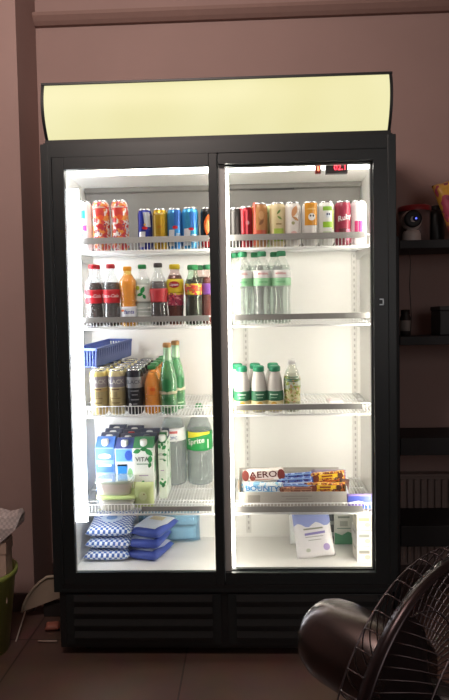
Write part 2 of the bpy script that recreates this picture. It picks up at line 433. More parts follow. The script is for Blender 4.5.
# shelves
SH = [1.440, 1.163, .842, .482]
KT = .07                    # the shelves rise slightly towards the back
def shelf(x0, x1, z, strip):
    bm = BM(); n = int((x1-x0)/.0118); r = .00125
    for i in range(n+1):
        x = x0+(x1-x0)*i/n
        tube(bm, [(x, .49, z-r+KT*.382), (x, .112, z-r), (x, .104, z-.0), (x, .1025, z+.033)], r, 4)
    for y in (.11, .24, .37, .485): tube(bm, [(x0-.004, y, z-.0045+KT*(y-.108)), (x1+.004, y, z-.0045+KT*(y-.108))], .0026, 6)
    tube(bm, [(x0-.004, .102, z+.034), (x1+.004, .102, z+.034)], .0018, 6)
    tube(bm, [(x0-.004, .108, z-.006), (x1+.004, .108, z-.006)], .0035, 6)
    for x in (x0-.004, x1+.004): tube(bm, [(x, .104, z+.034), (x, .106, z-.004), (x, .49, z-.004+KT*.382)], .0026, 6)
    s = obj('wire_shelf', bm, wire_m, F)
    for x in (x0, x1):
        bm = BM(); prism(bm, [(.14, z-.006), (.495, z-.007+KT*.385), (.495, z-.012), (.46, z-.018), (.14, z-.010)], 0, x-.0015, x+.0015)
        obj('bracket', bm, P('#dedcd8', .4, name='bracket_white'), s)
    if strip:
        bm = BM(); prism(bm, [(.094, z+strip[2]), (.097, z+strip[2]), (.101, z+strip[3]), (.098, z+strip[3])], 0, strip[0], strip[1])
        obj('price_strip', bm, greyp, s)
    return s
shelf(-.555, -.030, SH[0], (-.50, -.036, .022, .044)); shelf(.036, .555, SH[0], (.040, .515, .022, .044))
shelf(-.555, -.030, SH[1], (-.50, -.040, .017, .037)); shelf(.036, .555, SH[1], (.050, .530, .017, .037))
shelf(-.555, -.030, SH[2], None); shelf(.036, .555, SH[2], (.048, .50, .015, .034))
shelf(-.555, -.030, SH[3], (-.30, -.045, .010, .026)); shelf(.036, .555, SH[3], (.040, .50, .004, .024))

# ============================================================ CANS
silver = P('#cfd0d2', .22, .9, var=.03, name='aluminium_can')
def can_prof(r, h):
    return [(r*.78, 0), (r*.80, .002), (r, .012), (r, h-.018), (r*.96, h-.012), (r*.82, h-.004), (r*.83, h-.001)]
def can(label, group, loc, mat, r=.031, h=.166, rz=0, name='drink_can'):
    t = thing(name, label, 'can', loc, rz, group); pr = can_prof(r, h)
    bm = BM(); lathe(bm, pr, 24); obj('can_body', bm, mat, t)
    bm = BM(); lathe(bm, [(r*.845, h-.004), (r*.85, h+.001), (r*.80, h+.0012), (r*.78, h-.003), (0.0001, h-.003)], 20, close=False)
    box(bm, -.004, .004, -.012, .006, h-.003, h-.0015); obj('can_lid', bm, silver, t)
    return t, pr
ROW = 'cans on the top shelf'
def shx(px, py, y): return at(px, py, y)[0]
def place(px, py, r, z, y=.108): yy = y+r+.004; return (at(px, py, yy)[0], yy, z+.0005)
z = SH[0]; W = P('#f2f2f2', .3, name='can_white')
t, pr = can('white can with blue and magenta patches, first from the left on the top shelf', ROW, place(84.5, 225, .031, z), W, .031, .176)
for s, q, w_, h_, c in ((.004, .128, .018, .03, '#38b5e6'), (.002, .105, .012, .014, '#e8e8f4'), (.008, .08, .016, .02, '#b04a9c'), (.0, .055, .012, .012, '#5b9bd0'), (.012, .035, .012, .018, '#c0559b'), (-.016, .12, .01, .02, '#8dd0ec')):
    decal(rect(w_, h_), cyl(.031, q, a0=s/.031), P(c, .3), t, cuts=1)
fruitm = bands('fruit_blotches', [(0, '#f6ece6')], .3, spots=[('#f3a04c', .50), ('#dc4a3e', .47), ('#c23a5a', .36)], scale=48)
def fruit_can(label, px):
    t, pr = can(label, ROW, place(px, 225, .031, z), fruitm, .031, .176)
    for s, q, w_, h_, c in ((-.002, .132, .030, .030, '#d8433c'), (.006, .116, .022, .020, '#f0602e'), (-.012, .108, .014, .012, '#e03a3a'), (0, .152, .05, .006, '#e9c7bb'), (-.020, .13, .012, .03, '#f3d9c9')):
        decal(oval(w_, h_, 0, 0, 8), cyl(.031, q, a0=s/.031), P(c, .3), t, cuts=1)
    for i in range(14):
        decal(oval(.007, .007, 0, 0, 6), cyl(.031, .035+.011*(i % 6), .0008, a0=(-.02+.0075*(i*3 % 7))/.031), P(['#b0486e', '#e8702e', '#d63a3e', '#7c3f7c'][i % 4], .3), t, cuts=0)
    decal(oval(.03, .016, 0, 0, 10), cyl(.031, .040, a0=.15), P('#f0a040', .3), t, cuts=1)
    decal(oval(.026, .02, 0, 0, 10), cyl(.031, .085, .0009, a0=.1), P('#c8353a', .3), t, cuts=1)
    return t
fruit_can('white can with red and orange fruit print, beside the blue-patched can', 102)
fruit_can('white can with red and orange fruit print, beside the gap before the slim cans', 120.5)
def slim(label, px, m, stuff, py=227, r=.0265, h=.142):
    t, pr = can(label, ROW, place(px, py, r, z), m, r, h, name='slim_drink_can')
    for poly, a, q, c in stuff: decal(poly, cyl(r, q, a0=a), P(c, .25, .3), t, cuts=2)
    return t
bl = '#27379b'; sv = '#c9ced6'
slim('slim deep blue energy drink can with silver panel, right after the gap', 145.5, P(bl, .25, .4), [(rect(.024, .052, sk=-.003), .45, .105, sv), (rect(.024, .055, sk=.002), -.35, .035, '#e9ecf2'), (oval(.020, .012), .1, .075, '#d3222c'), (oval(.008, .008), .1, .087, '#f3c02b')])
slim('slim plain gold energy drink can', 160.5, P('#d9ab2c', .25, .55), [(oval(.018, .012), .0, .078, '#b87a1c'), (rect(.008, .10), -.7, .07, '#efd27a'), (rect(.030, .006), 0, .125, '#f0dc96')])
slim('slim light blue energy drink can with silver lower panel, beside the gold can', 175, P('#3f8fd0', .25, .4), [(rect(.022, .055), .45, .108, '#2a62b5'), (rect(.022, .058, sk=.002), -.42, .038, '#e4e8ef'), (oval(.020, .012), .15, .075, '#d3222c'), (rect(.018, .03), .6, .04, '#9fb6cf')])
slim('wider light blue can with white lower panel, left of the black flame can', 190.5, P('#41a3da', .25, .4), [(rect(.026, .055, sk=-.003), .5, .10, '#2f6fc0'), (rect(.026, .06, sk=.002), -.38, .04, '#eef1f5'), (oval(.022, .010), .2, .068, '#c72a3a'), (rect(.02, .03), .55, .035, '#b9d7ea')], r=.030, h=.144)
slim('black can with an orange and red flame, last before the middle stile', 208, P('#1e1d20', .25, .4), [(leaf(.075, .03, 0, 0, 1.45), .05, .082, '#e2682c'), (leaf(.05, .018, .001, 0, 1.6), .05, .075, '#f3b071'), (rect(.05, .03), 0, .018, '#c3282d')])
# right door, top shelf
slim('dark grey can at the left end of the top right shelf', 235.5, P('#33302f', .3, .3), [(rect(.01, .08), .3, .07, '#4e4644')], r=.027, h=.138)
slim('slim dark red can with a silver rim, second on the top right shelf', 246, P('#a3202c', .25, .4), [(rect(.007, .11), .1, .075, '#f0606a'), (rect(.012, .12), -.75, .07, '#5d1219'), (oval(.014, .014), .2, .085, '#e8c9c6')], r=.0265, h=.142)
def tall(label, px, m, stuff, r=.029, h=.153, py=225, dy=0):
    t, pr = can(label, ROW, place(px, py, r, z, .108+dy), m, r, h)
    for poly, a, q, c in stuff: decal(poly, cyl(r, q, .0006+.0002*(stuff.index((poly, a, q, c)) % 4), a0=a), P(c, .3), t, cuts=2)
    return t
tall('orange-brown can with a red base and blossom print', 259.5, P('#b9814e', .3), [(rect(.045, .026), .1, .045, '#c2543a'), (rect(.012, .15), -.7, .08, '#c84a32'), (oval(.02, .03), .2, .11, '#d4a06c'), (leaf(.03, .012, 0, 0, .8), .2, .085, '#8c5a34')])
tall('cream can with a leaf-green base, in front of its pale green twin', 277.5, P('#d9c79a', .3), [(rect(.036, .045), .1, .04, '#a4bb4c'), (leaf(.022, .008, 0, 0, .9), .1, .12, '#5b7e33'), (leaf(.022, .008, 0, 0, -.6), .2, .10, '#76933b'), (rect(.02, .004), .1, .078, '#8a6f3d')])
tall('pale green can half hidden behind the cream and green can', 268.5, P('#c2cc93', .3), [(rect(.03, .04), -.2, .04, '#9db653'), (leaf(.02, .008, 0, 0, .9), -.3, .12, '#6d8c3b')], dy=.055, r=.026)
tall('white can with a peach-coloured leaf drawing', 292.5, P('#ece5df', .3), [(leaf(.045, .020, 0, 0, 1.2), .15, .120, '#d59a6a'), (leaf(.028, .01, 0, 0, -.5), .3, .095, '#b98552'), (oval(.012, .012), .0, .08, '#9c9b6a'), (oval(.022, .014), .1, .045, '#e7b5b0')])
tall('white can with orange upper half and a dark-eyed white patch', 310, P('#e8e4e0', .3), [(rect(.05, .078), .05, .110, '#e09a2c'), (oval(.026, .026), .1, .100, '#f5f3ee'), (oval(.006, .008), -.05, .104, '#3c3434'), (oval(.006, .008), .28, .104, '#3c3434'), (rect(.03, .005), .05, .128, '#f6d08a'), (oval(.02, .018), -.2, .03, '#cfc8c2')])
tall('white can with lime green lettering bars and drawing', 326, P('#eef0ea', .3), [(rect(.034, .014), .05, .128, '#8fc043'), (oval(.020, .02), .1, .105, '#dfe6ee'), (oval(.006, .008), .0, .108, '#44506a'), (oval(.006, .008), .25, .108, '#44506a'), (rect(.034, .020), .05, .072, '#9ccb3c'), (rect(.01, .07), .8, .09, '#cfe08b'), (rect(.03, .006), 0, .045, '#b8c8a0')])
t = tall('dark raspberry can with white script lettering', 342.5, P('#9a3148', .3), [(rect(.03, .014), -.1, .05, '#6a3237'), (rect(.02, .04), .6, .035, '#d884a0'), (rect(.03, .01), -.2, .035, '#e9dfe0')])
lettering('Ruby', .026, cyl(.031, .095, .0010, a0=.1), P('#ffffff', .4), t, rot=.25, slant=.2)
tall('white can with magenta lower blocks, last on the top right shelf', 358, P('#f3eff0', .3), [(rect(.012, .048), -.42, .058, '#d0447c'), (rect(.014, .05), .1, .058, '#e03c86'), (rect(.012, .048), .55, .058, '#e56a9f'), (rect(.03, .006), .2, .13, '#c9d6c4')])

# ============================================================ BOTTLES
G2 = 'bottles on the second shelf of the left door'
def bottle(label, group, loc, prof, cap, shell, liquid=None, fill=.8, cap_r=.0145, cap_h=.016, rz=0, name='bottle', n=24):
    t = thing(name, label, 'bottle', loc, rz, group); H = prof[-1][1]
    bm = BM(); lathe(bm, prof, n); obj('bottle_body', bm, shell, t)
    if liquid:
        rf = rprof(prof); zt = H*fill; pts = [(max(.001, r-.0016), max(z_, .003)) for r, z_ in prof if z_ < zt]+[(rf(zt)-.0016, zt)]
        bm = BM(); lathe(bm, pts, n); obj('drink', bm, liquid, t)
    if cap:
        bm = BM(); m = 20; zc = H-cap_h*.45
        lathe(bm, [(cap_r, zc), (cap_r*1.03, zc+.001), (cap_r*1.03, zc+cap_h*.85), (cap_r*.88, zc+cap_h), (.0001, zc+cap_h)], m, close=False)
        for i in range(m):
            a = 2*PI*i/m; s, c = math.sin(a), math.cos(a); rr = cap_r*1.05
            tube(bm, [(rr*s, rr*c, zc+.001), (rr*s, rr*c, zc+cap_h*.8)], .0006, 3)
        obj('cap', bm, cap, t)
    return t
CL = clear('#f6f8f8', .80, 'clear_bottle_plastic', .4)
def cola_prof(h=.222, r=.0325):
    return [(r*.7, 0), (r*.95, .004), (r, .012), (r, .045), (r*.93, .07), (r*.93, .10), (r, .125), (r*.99, .145), (r*.8, .168), (r*.52, .188), (r*.40, .198), (r*.40, h-.004)]
cola = P('#2a1512', .12, coat=.6, name='dark_cola'); tea = P('#5c2418', .12, coat=.6, name='dark_tea')
z = SH[1]
def pl2(px, r, y=.108): return place(px, 290, r, z, y)
pr = cola_prof()
def cola_bottle(label, loc, cap, labm, text, group=G2):
    t = bottle(label, group, loc, pr, cap, CL, cola, .74, name='cola_bottle')
    b_ = obj('label_band', ring(pr, .086, .135, .0008), labm, t)
    if text: lettering(text, .0165, cyl(.0325, .112, .0025), P('#ffffff', .5), b_, slant=.25)
    return t
redc = P('#c4202e', .35); redl = P('#cc2230', .4)
first_cola = cola_bottle('cola bottle with red cap and red label, first from the left on its shelf', pl2(94.5, .0325), redc, redl, 'Coca-Cola')
cola_bottle('cola bottle with red cap and red label, next to the orange drink', pl2(112, .0325), redc, redl, 'Coca-Cola')
dup(first_cola, pl2(97.5, .0325, .178), .4, 'cola bottle behind the two front red-capped cola bottles')
# orange
op = [(.022, 0), (.031, .004), (.032, .02), (.030, .05), (.0275, .09), (.029, .12), (.0325, .15), (.031, .165), (.022, .178), (.0140, .190), (.0130, .208)]
t = bottle('orange soda bottle with a yellow-orange cap', G2, pl2(128.5, .032), op, P('#f0a51e', .35), clear('#ffe9a0', .7, 'clear_amber', .6), P('#ffb61c', .25, coat=.5), .9, name='orange_soda_bottle')
b_ = obj('label_band', ring(op, .034, .072, .0008), P('#eef1f8', .4), t)
lettering('fanta', .020, cyl(rprof(op), .053, .0025, .25), P('#2b3f9a', .5), b_, slant=.1)
decal(oval(.016, .008), cyl(rprof(op), .058, .0022, -.6), P('#ee7c2a', .4), b_)
# clear with green
wp = [(.024, 0), (.031, .004), (.032, .015), (.029, .03), (.032, .045), (.029, .06), (.032, .075), (.032, .15), (.026, .172), (.016, .188), (.0130, .198), (.0130, .215)]
t = bottle('clear soda bottle with green cap and a green and white leaf label', G2, pl2(143.3, .032, .144), wp, P('#2f9c56', .35), CL, P('#dfe8e0', .15, name='clear_soda'), .8, name='clear_soda_bottle')
b_ = obj('label_band', ring(wp, .085, .150, .0008), P('#eaf2ea', .4), t)
for l in (leaf(.03, .016, .004, .012, 1.1), leaf(.026, .012, -.006, -.004, .2), leaf(.02, .012, .01, -.012, 2)):
    decal(l, cyl(rprof(wp), .118, .002), P('#1f9a4c', .4), b_)
decal(oval(.016, .016, -.014, .020), cyl(rprof(wp), .118, .0017), P('#b9d64a', .4), b_)
bm = BM()
for q in (.020, .034, .049, .062): lathe(bm, [(rprof(wp)(q)+.0004, q), (rprof(wp)(q)+.0018, q+.002), (rprof(wp)(q)+.0004, q+.004)], 24, close=False)
obj('ribs', bm, P('#f4f6f4', .2), t)
cola_bottle('cola bottle with black cap and plain red label', pl2(159, .0325), P('#3a3234', .4), P('#c23a40', .4), None)
# iced tea
tp = [(.022, 0), (.030, .004), (.031, .015), (.0285, .04), (.031, .065), (.0285, .09), (.0315, .12), (.031, .16), (.024, .18), (.0175, .19), (.0165, .212)]
t = bottle('iced tea bottle with yellow cap and yellow label over a berry print', G2, pl2(175.5, .031, .134), tp, P('#ecd02c', .35), clear('#f6e8e4', .85, 'clear_tea', .3), tea, .86, cap_r=.0185, cap_h=.018, name='iced_tea_bottle')
b_ = obj('label_band', ring(tp, .118, .168, .0010), P('#f0d637', .4), t)
decal(oval(.042, .024), cyl(rprof(tp), .148, .0022), P('#b8202c', .4), b_)
lettering('Lipton', .013, cyl(rprof(tp), .148, .0030), P('#ffffff', .4), b_)
l2 = obj('lower_label', ring(tp, .072, .1175, .0012), bands('berry_print', [(0, '#b23a58'), (.5, '#cf5a6a'), (.85, '#e9c443')], .4, spots=[('#f0a0a8', .42), ('#7d1e3c', .40)], scale=90), t)
# dark teas with green caps
dp = [(.022, 0), (.030, .004), (.031, .015), (.0295, .10), (.031, .13), (.029, .155), (.020, .178), (.0165, .186), (.0165, .208)]
gcap = P('#2f8f52', .35)
dt = bottle('dark tea bottle with green cap and a yellow-orange fruit label', G2, pl2(193.5, .031), dp, gcap, clear('#dfeee0', .85, 'clear_greenish', .3), P('#2f1712', .15, coat=.5), .8, cap_r=.0185, cap_h=.018, name='iced_tea_bottle')
b_ = obj('label_band', ring(dp, .110, .150, .0008), bands('fruit_print', [(0, '#e8c43a'), (.3, '#d8582e'), (.7, '#e8c43a')], .4, spots=[('#c5343a', .46), ('#3d8f43', .38)], scale=80), dt)
t = bottle('reddish tea bottle with green cap and violet label, against the middle stile', G2, pl2(209, .031, .135), dp, P('#27724a', .35), clear('#f0e4e0', .85, 'clear_red', .3), P('#5e2018', .15, coat=.5), .84, cap_r=.0185, cap_h=.018, name='iced_tea_bottle')
obj('label_band', ring(dp, .110, .150, .0008), P('#6a3f86', .4), t)
t = bottle('dark tea bottle with green cap squeezed behind the two right-hand tea bottles', G2, pl2(198.6, .031, .190), dp, P('#2c7d4c', .35), clear('#f0e4e0', .85, 'clear_red', .3), P('#3c1a14', .15, coat=.5), .84, cap_r=.0185, cap_h=.018, name='iced_tea_bottle')

# water bottles, right door
GW = 'water bottles with green caps'
pw = [(.022, 0), (.031, .004), (.033, .012), (.033, .05), (.0315, .06), (.031, .10), (.034, .135), (.034, .185), (.030, .205), (.021, .225), (.0145, .236), (.0135, .240), (.0135, .250)]
wb = bottle('clear water bottle with green cap, left one of the front row', GW, place(243, 290, .034, z), pw, P('#2f8a5c', .35), clear('#fafdfb', .86, 'clear_water_bottle', .9), None, name='water_bottle', cap_h=.018, cap_r=.0155)
bm = BM(); lathe(bm, [(max(.001, r-.0016), max(z_, .003)) for r, z_ in pw if z_ < .21]+[(.028, .21)], 24); obj('water', bm, clear('#f6fbf8', .84, 'water', 1.), wb)
b_ = obj('label_band', ring(pw, .165, .192, .0009), P('#f4f4f2', .4), wb)
obj('green_band', ring(pw, .137, .1645, .0009), P('#a5dcae', .4), wb)
lettering('MINERAL', .0095, cyl(.034, .180, .0022), P('#d65a5a', .5), b_)
lettering('WATER', .0095, cyl(.034, .150, .0022), P('#3fae62', .5), b_)
dup(wb, place(262, 290, .034, z), .12, 'clear water bottle with green cap, middle one of the front row')
dup(wb, place(281.3, 290, .034, z), -.1, 'clear water bottle with green cap, right one of the front row')
dup(wb, place(236.3, 290, .034, z, .18), .9, 'clear water bottle with green cap, behind the left front one')
dup(wb, place(255.6, 290, .034, z, .18), -.8, 'clear water bottle with green cap, behind the middle front one')
dup(wb, place(274.8, 290, .034, z, .18), .5, 'clear water bottle with green cap, behind the right front one')

# ============================================================ THIRD SHELF LEFT
z = SH[2]
ORD = ['front', 'second row', 'third row', 'fourth row', 'last row']
def beer(px, main, group, col, mk):
    t0 = None; x0 = at(px, 390, .143)[0]
    for k in range(5):
        loc = (x0+.0005*k, .143+k*.068, z+.0005)
        lab = f'{col}, {"at the front" if k == 0 else "in the " + ORD[k] + " behind"}'
        if k == 0: t0 = mk(lab, group, loc)
        else: dup(t0, loc, random.uniform(-.5, .5), lab)
def goldcan(top, band, low, txt):
    def mk(lab, group, loc):
        t, pr = can(lab, group, loc, bands('printed_can', [(0, low), (.18, '#cdbb8a'), (.52, low), (.60, '#f0e2b4'), (.62, band), (.86, top), (.95, '#f3e3a8')], .3, .35), .0325, .165)
        lettering(txt, .022, cyl(.0325, .122, .0010), P('#e8e4dc', .4), t)
        decal(rect(.03, .005), cyl(.0325, .095, .0010), P('#8b6f5a', .4), t); decal(rect(.036, .004), cyl(.0325, .062, .0010), P('#a28a60', .4), t)
        decal(rect(.030, .004), cyl(.0325, .045, .0010), P('#8f7a52', .4), t); decal(rect(.014, .02), cyl(.0325, .076, .0010), P('#ab9a72', .4), t)
        return t
    return mk
beer(99.8, None, 'pale gold cans in the leftmost column', 'pale gold energy can in the leftmost column', goldcan('#f0dc8c', '#b3a8ac', '#dcc084', 'BLACK'))
beer(117.6, None, 'gold cans in the second column', 'gold and cream energy can in the second column', goldcan('#ecdcaa', '#9c96a2', '#c4b48c', 'BLACK'))
def blackcan(lab, group, loc):
    t, pr = can(lab, group, loc, bands('black_printed_can', [(0, '#26282e'), (.60, '#9fa0a4'), (.84, '#2b2d36')], .3, .35), .0325, .165)
    lettering('BLACK', .020, cyl(.0325, .120, .0010), P('#5a5c66', .4), t)
    for q, w_ in ((.088, .03), (.074, .022), (.056, .03), (.040, .016)): decal(rect(w_, .004), cyl(.0325, q, .0010, .15), P('#84858d', .4), t)
    decal(oval(.012, .012), cyl(.0325, .038, .0010, -.4), P('#c9c9cc', .4), t)
    return t
beer(135.2, None, 'black cans in the third column', 'black can with a grey band in the third column', blackcan)
# orange bottles, rows
ob = [(.022, 0), (.0285, .004), (.0295, .012), (.0295, .10), (.027, .12), (.017, .145), (.0125, .155), (.0125, .170)]
x0 = at(152.6, 390, .141)[0]
o1 = bottle('glass orange juice bottle with green cap, front of its column', 'orange juice bottles', (x0, .141, z+.0005), ob, P('#3e8c4f', .35), clear('#fff0c8', .8, 'clear_glass_amber', .6), P('#fba828', .2, coat=.5), .88, name='orange_juice_bottle', cap_r=.0145, cap_h=.014)
b_ = decal(rect(.03, .03), cyl(.0295, .088, .0010), P('#e8862a', .4), o1, name='label_patch'); decal(oval(.020, .012), cyl(.0295, .092, .0016, .2), P('#dd6020', .4), b_)
for k in range(1, 5): dup(o1, (x0+.0005*k, .141+k*.067, z+.0005), random.uniform(-1, 1), f'glass orange juice bottle with green cap, {ORD[k]} of its column')
# green glass
gp = [(.024, 0), (.0315, .005), (.0325, .012), (.0325, .115), (.031, .13), (.024, .165), (.0165, .19), (.0135, .21), (.0125, .243), (.0135, .25)]
grn = P('#3c9a5a', .08, coat=.8, var=.15, name='green_glass_full')
def greenglass(lab, loc, rz=0):
    t = bottle(lab, 'green glass lemonade bottles', loc, gp, P('#cc9c66', .35, .5), clear('#9fdcae', .6, 'green_glass', .7), grn, .60, name='green_glass_bottle', cap_r=.0145, cap_h=.016, rz=rz)
    b_ = obj('label_band', ring(gp, .074, .084, .0008), P('#c7bfa2', .4), t)
    decal(oval(.028, .02), cyl(.0325, .055, .0012), P('#2a6a3c', .4), t, name='emblem'); decal(rect(.024, .006), cyl(.0325, .028, .0010), P('#b9d5b0', .4), t)
    decal(oval(.032, .05), cyl(.0325, .118-.012, .001), P('#2f7d49', .4), t, name='neck_label')
    obj('foil', ring(gp, .195, .2425, .0008), P('#b9dcb6', .25, .3), t, label='pale green neck foil')
    return t
greenglass('tall green glass bottle with gold cap, front one of two', (at(168.5, 390, .142)[0], .142, z+.0005))
greenglass('tall green glass bottle with gold cap, mostly hidden behind its twin', (at(176.5, 380, .215)[0], .215, z+.0005), .6)
# basket on the rear cans
bt = thing('plastic_basket', 'slatted blue plastic basket set on top of the pale gold cans', 'basket', (-.476, .315, z+.172), rot=(.02, 0, -.25))
bm = BM(); L, w2, h = .15, .05, .066
pb = P('#5566a8', .45, name='blue_plastic')
box(bm, -w2+.006, w2-.006, -L, L, .0, .004)
ya, yb = -L, L
for s in (-1, 1):
    n = 17
    for i in range(n+1):
        y = ya+(yb-ya)*i/n; tube(bm, [(s*(w2-.006), y, .002), (s*w2, y, h)], .0032, 4)
    prism(bm, [(s*(w2-.008), 0), (s*(w2-.004), 0), (s*(w2-.004), .012), (s*(w2-.008), .012)], 1, ya, yb)
for y, sg in ((ya, -1), (yb, 1)):
    for i in range(9):
        x = -w2+2*w2*i/8; tube(bm, [(x*.9, y, .002), (x, y, h)], .0032, 4)
obj('basket_body', bm, pb, bt)
bm = BM(); 
for (a0, a1, b0, b1) in ((-w2-.004, -w2+.004, ya-.004, yb+.004), (w2-.004, w2+.004, ya-.004, yb+.004), (-w2, w2, ya-.004, ya+.004), (-w2, w2, yb-.004, yb+.004)): box(bm, a0, a1, b0, b1, h-.004, h+.006, .001)
obj('rim', bm, pb, bt)
for s in (-1, 1):
    bm = BM(); box(bm, s*(w2-.002)-.001, s*(w2-.002)+.001, ya, yb, .004, h-.004); obj('side_panel', bm, P('#6878b4', .5), bt)

# ============================================================ THIRD SHELF RIGHT: kefir bottles
kp = [(.024, 0), (.0305, .004), (.031, .012), (.031, .06), (.029, .085), (.0265, .11), (.022, .135), (.0175, .148), (.0175, .158)]
kb = bottle('white drinking yoghurt bottle with green cap, left one in front', 'white yoghurt bottles', place(242, 390, .031, z), kp, P('#2c8f68', .4), P('#c9c4bf', .35, name='milky_plastic'), None, name='yoghurt_bottle', cap_r=.0190, cap_h=.020)
b_ = obj('label_band', ring(kp, .045, .080, .0008), P('#2f6e50', .4), kb)
decal(rect(.03, .004), cyl(rprof(kp), .068, .0016), P('#bcd4c0', .4), b_); decal(rect(.022, .003), cyl(rprof(kp), .057, .0016), P('#a0c4aa', .4), b_)
obj('yellow_band', ring(kp, .003, .0445, .0006), P('#e3d7a0', .4), kb)
decal(oval(.022, .02), cyl(.031, .032, .0016), P('#d9a93c', .4), kb, name='emblem')
dup(kb, place(258.8, 390, .031, z), .1, 'white drinking yoghurt bottle with green cap, middle one in front')
dup(kb, place(274.8, 390, .031, z), -.15, 'white drinking yoghurt bottle with green cap, right one beside the clear bottle')
dup(kb, place(237.5, 390, .031, z, .178), .5, 'white drinking yoghurt bottle with green cap, half hidden at the back left')
dup(kb, place(255.4, 390, .031, z, .178), .3, 'white drinking yoghurt bottle with green cap, half hidden behind the middle one')
dup(kb, place(273, 390, .031, z, .178), -.4, 'white drinking yoghurt bottle with green cap, half hidden behind the right one')
sp = [(.022, 0), (.0295, .004), (.030, .012), (.028, .05), (.030, .09), (.030, .125), (.022, .150), (.0135, .165), (.0125, .180)]
t = bottle('clear bottle with white cap and a yellow-green fruit label', None, place(292, 390, .030, z), sp, P('#e8e8e6', .3), clear('#f0f2ea', .6, 'clear_olive', .6), P('#d5d9c4', .2), .75, name='juice_bottle', cap_r=.013, cap_h=.016)
obj('label_band', ring(sp, .028, .132, .0008), bands('juice_label', [(0, '#b9b99a'), (.12, '#d9d2a0'), (.55, '#b6c2ac'), (.68, '#c9d1c0'), (.84, '#7c9a84'), (.92, '#cdd6c8')], .4, spots=[('#8f9f3c', .45), ('#c99a72', .38)], scale=70), t)
for q in (.122, .130, .115): decal(rect(.045, .003), cyl(rprof(sp), q, .0018), P('#3f6f5a', .4), t)
# small sweets on shelf
t = thing('sweets_packet', 'small white and pink packet lying on the third right shelf', 'packet', (at(337, 403, .2)[0], .22, z+.0005), rot=(0, 0, .1))
bm = BM(); pillow(bm, .062, .05, .018, 10, 8, .002, .004, 3); o = obj('wrapper', bm, P('#f1e9e6', .3), t, loc=(0, 0, .012), rot=(-PI/2+.1, 0, 0))
bm = BM()
for i in range(5): box(bm, -.022+i*.009, -.017+i*.009, -.004, .030-.003*i, .0205, .0215)
obj('pink_print', bm, P('#d8697a', .4), t, loc=(0, .01, 0))

# ============================================================ FOURTH SHELF LEFT: cartons, tubs, large bottles
z = SH[3]
def carton(label, group, loc, w_, d, h, body, cap, art, rz=0, name='juice_carton', topm=None):
    t = thing(name, label, 'carton', loc, rz, group)
    bm = BM(); vs = box(bm, -w_/2, w_/2, 0, d, 0, h-.018, .002); obj('carton_body', bm, body, t)
    bm = BM(); prism(bm, [(0.001, h-.018), (d-.001, h-.018), (d-.001, h+.012), (d*.75, h+.012)], 0, -w_/2+.001, w_/2-.001); obj('sloped_top', bm, topm or body, t)
    bm = BM(); cz_ = h-.008; lathe(bm, [(.014, cz_-.006), (.014, cz_+.014), (.012, cz_+.018), (.0001, cz_+.018)], 16, close=False); o = obj('cap', bm, cap, t, loc=(0, d*.34, 0))
    art(t, w_, d, h)
    return t
wc = P('#f0efec', .35)
def blue_art(v):
    def f(t, w_, d, h):
        if v == 0:
            decal(rect(w_-.006, .045, 0, 0), flat(0, -.0008, h-.045), P('#4a78c8', .4), t)
            decal(oval(.05, .02), flat(0, -.0014, h-.052), wc, t, name='emblem')
            decal(rect(w_-.006, .032), flat(0, -.0008, h-.10), P('#3d6cc0', .4), t)
            decal(rect(.05, .008), flat(0, -.0014, h-.088), wc, t); decal(rect(w_-.006, .09), flat(0, -.0008, .062), P('#f1d4bc', .4), t)
            decal(oval(.022, .034, -.006, 0), flat(0, -.0014, .068), P('#e9a56c', .4), t); decal(oval(.014, .02, .016, .0), flat(0, -.0014, .056), P('#f8efe6', .4), t)
        else:
            decal(rect(w_-.006, .05), flat(0, -.0008, h-.045), P('#6fa8e0', .4), t); decal(oval(.03, .04, .018, 0), flat(0, -.0014, h-.045), P('#3b5fbf', .4), t)
            decal(rect(w_-.008, .018), flat(0, -.0014, h-.078), wc, t)
            decal([(-.028, .04), (.012, .04), (.006, -.02), (-.012, -.038), (-.026, 0)], flat(0, -.0014, .105), P('#2f86d6', .4), t)
            decal(oval(.02, .05, .022, 0), flat(0, -.0014, .105), P('#8ec58c', .4), t); decal(oval(.024, .02, .02, 0), flat(0, -.0016, .058), P('#e8964a', .4), t)
            decal(rect(w_-.01, .022), flat(0, -.0012, .045), P('#f6e6d8', .4), t)
    return f
bb = P('#7fa3dd', .4); 
RW = ['front row', 'second row', 'third row', 'last row']
def cartons(px, y0, rows, w_, d, h, body, cap, art, lab, grp, caps=None, tops=None):
    xx = at(px, 460, y0)[0]; t0 = None; q = d+.004
    for k in range(rows):
        l = f'{lab}, {RW[k]}'
        if k == 0: t0 = carton(l, grp, (xx, y0, z+.0005), w_, d, h, body, cap, art, topm=tops)
        else:
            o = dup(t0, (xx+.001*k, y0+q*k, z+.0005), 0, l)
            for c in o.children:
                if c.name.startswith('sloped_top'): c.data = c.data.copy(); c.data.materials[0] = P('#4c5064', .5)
            if caps and caps[k]:
                for c in o.children:
                    if c.name.startswith('cap'): c.data = c.data.copy(); c.data.materials[0] = caps[k]
gp_ = 'blue milk cartons in the left corner'
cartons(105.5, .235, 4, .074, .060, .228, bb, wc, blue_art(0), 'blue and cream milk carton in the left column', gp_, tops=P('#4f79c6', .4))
cartons(124.8, .232, 4, .070, .060, .224, P('#dfe8f4', .4), wc, blue_art(1), 'milk carton with droplet print beside the green leaf carton', gp_, caps=[None, wc, redc, wc], tops=P('#4a5a9a', .4))
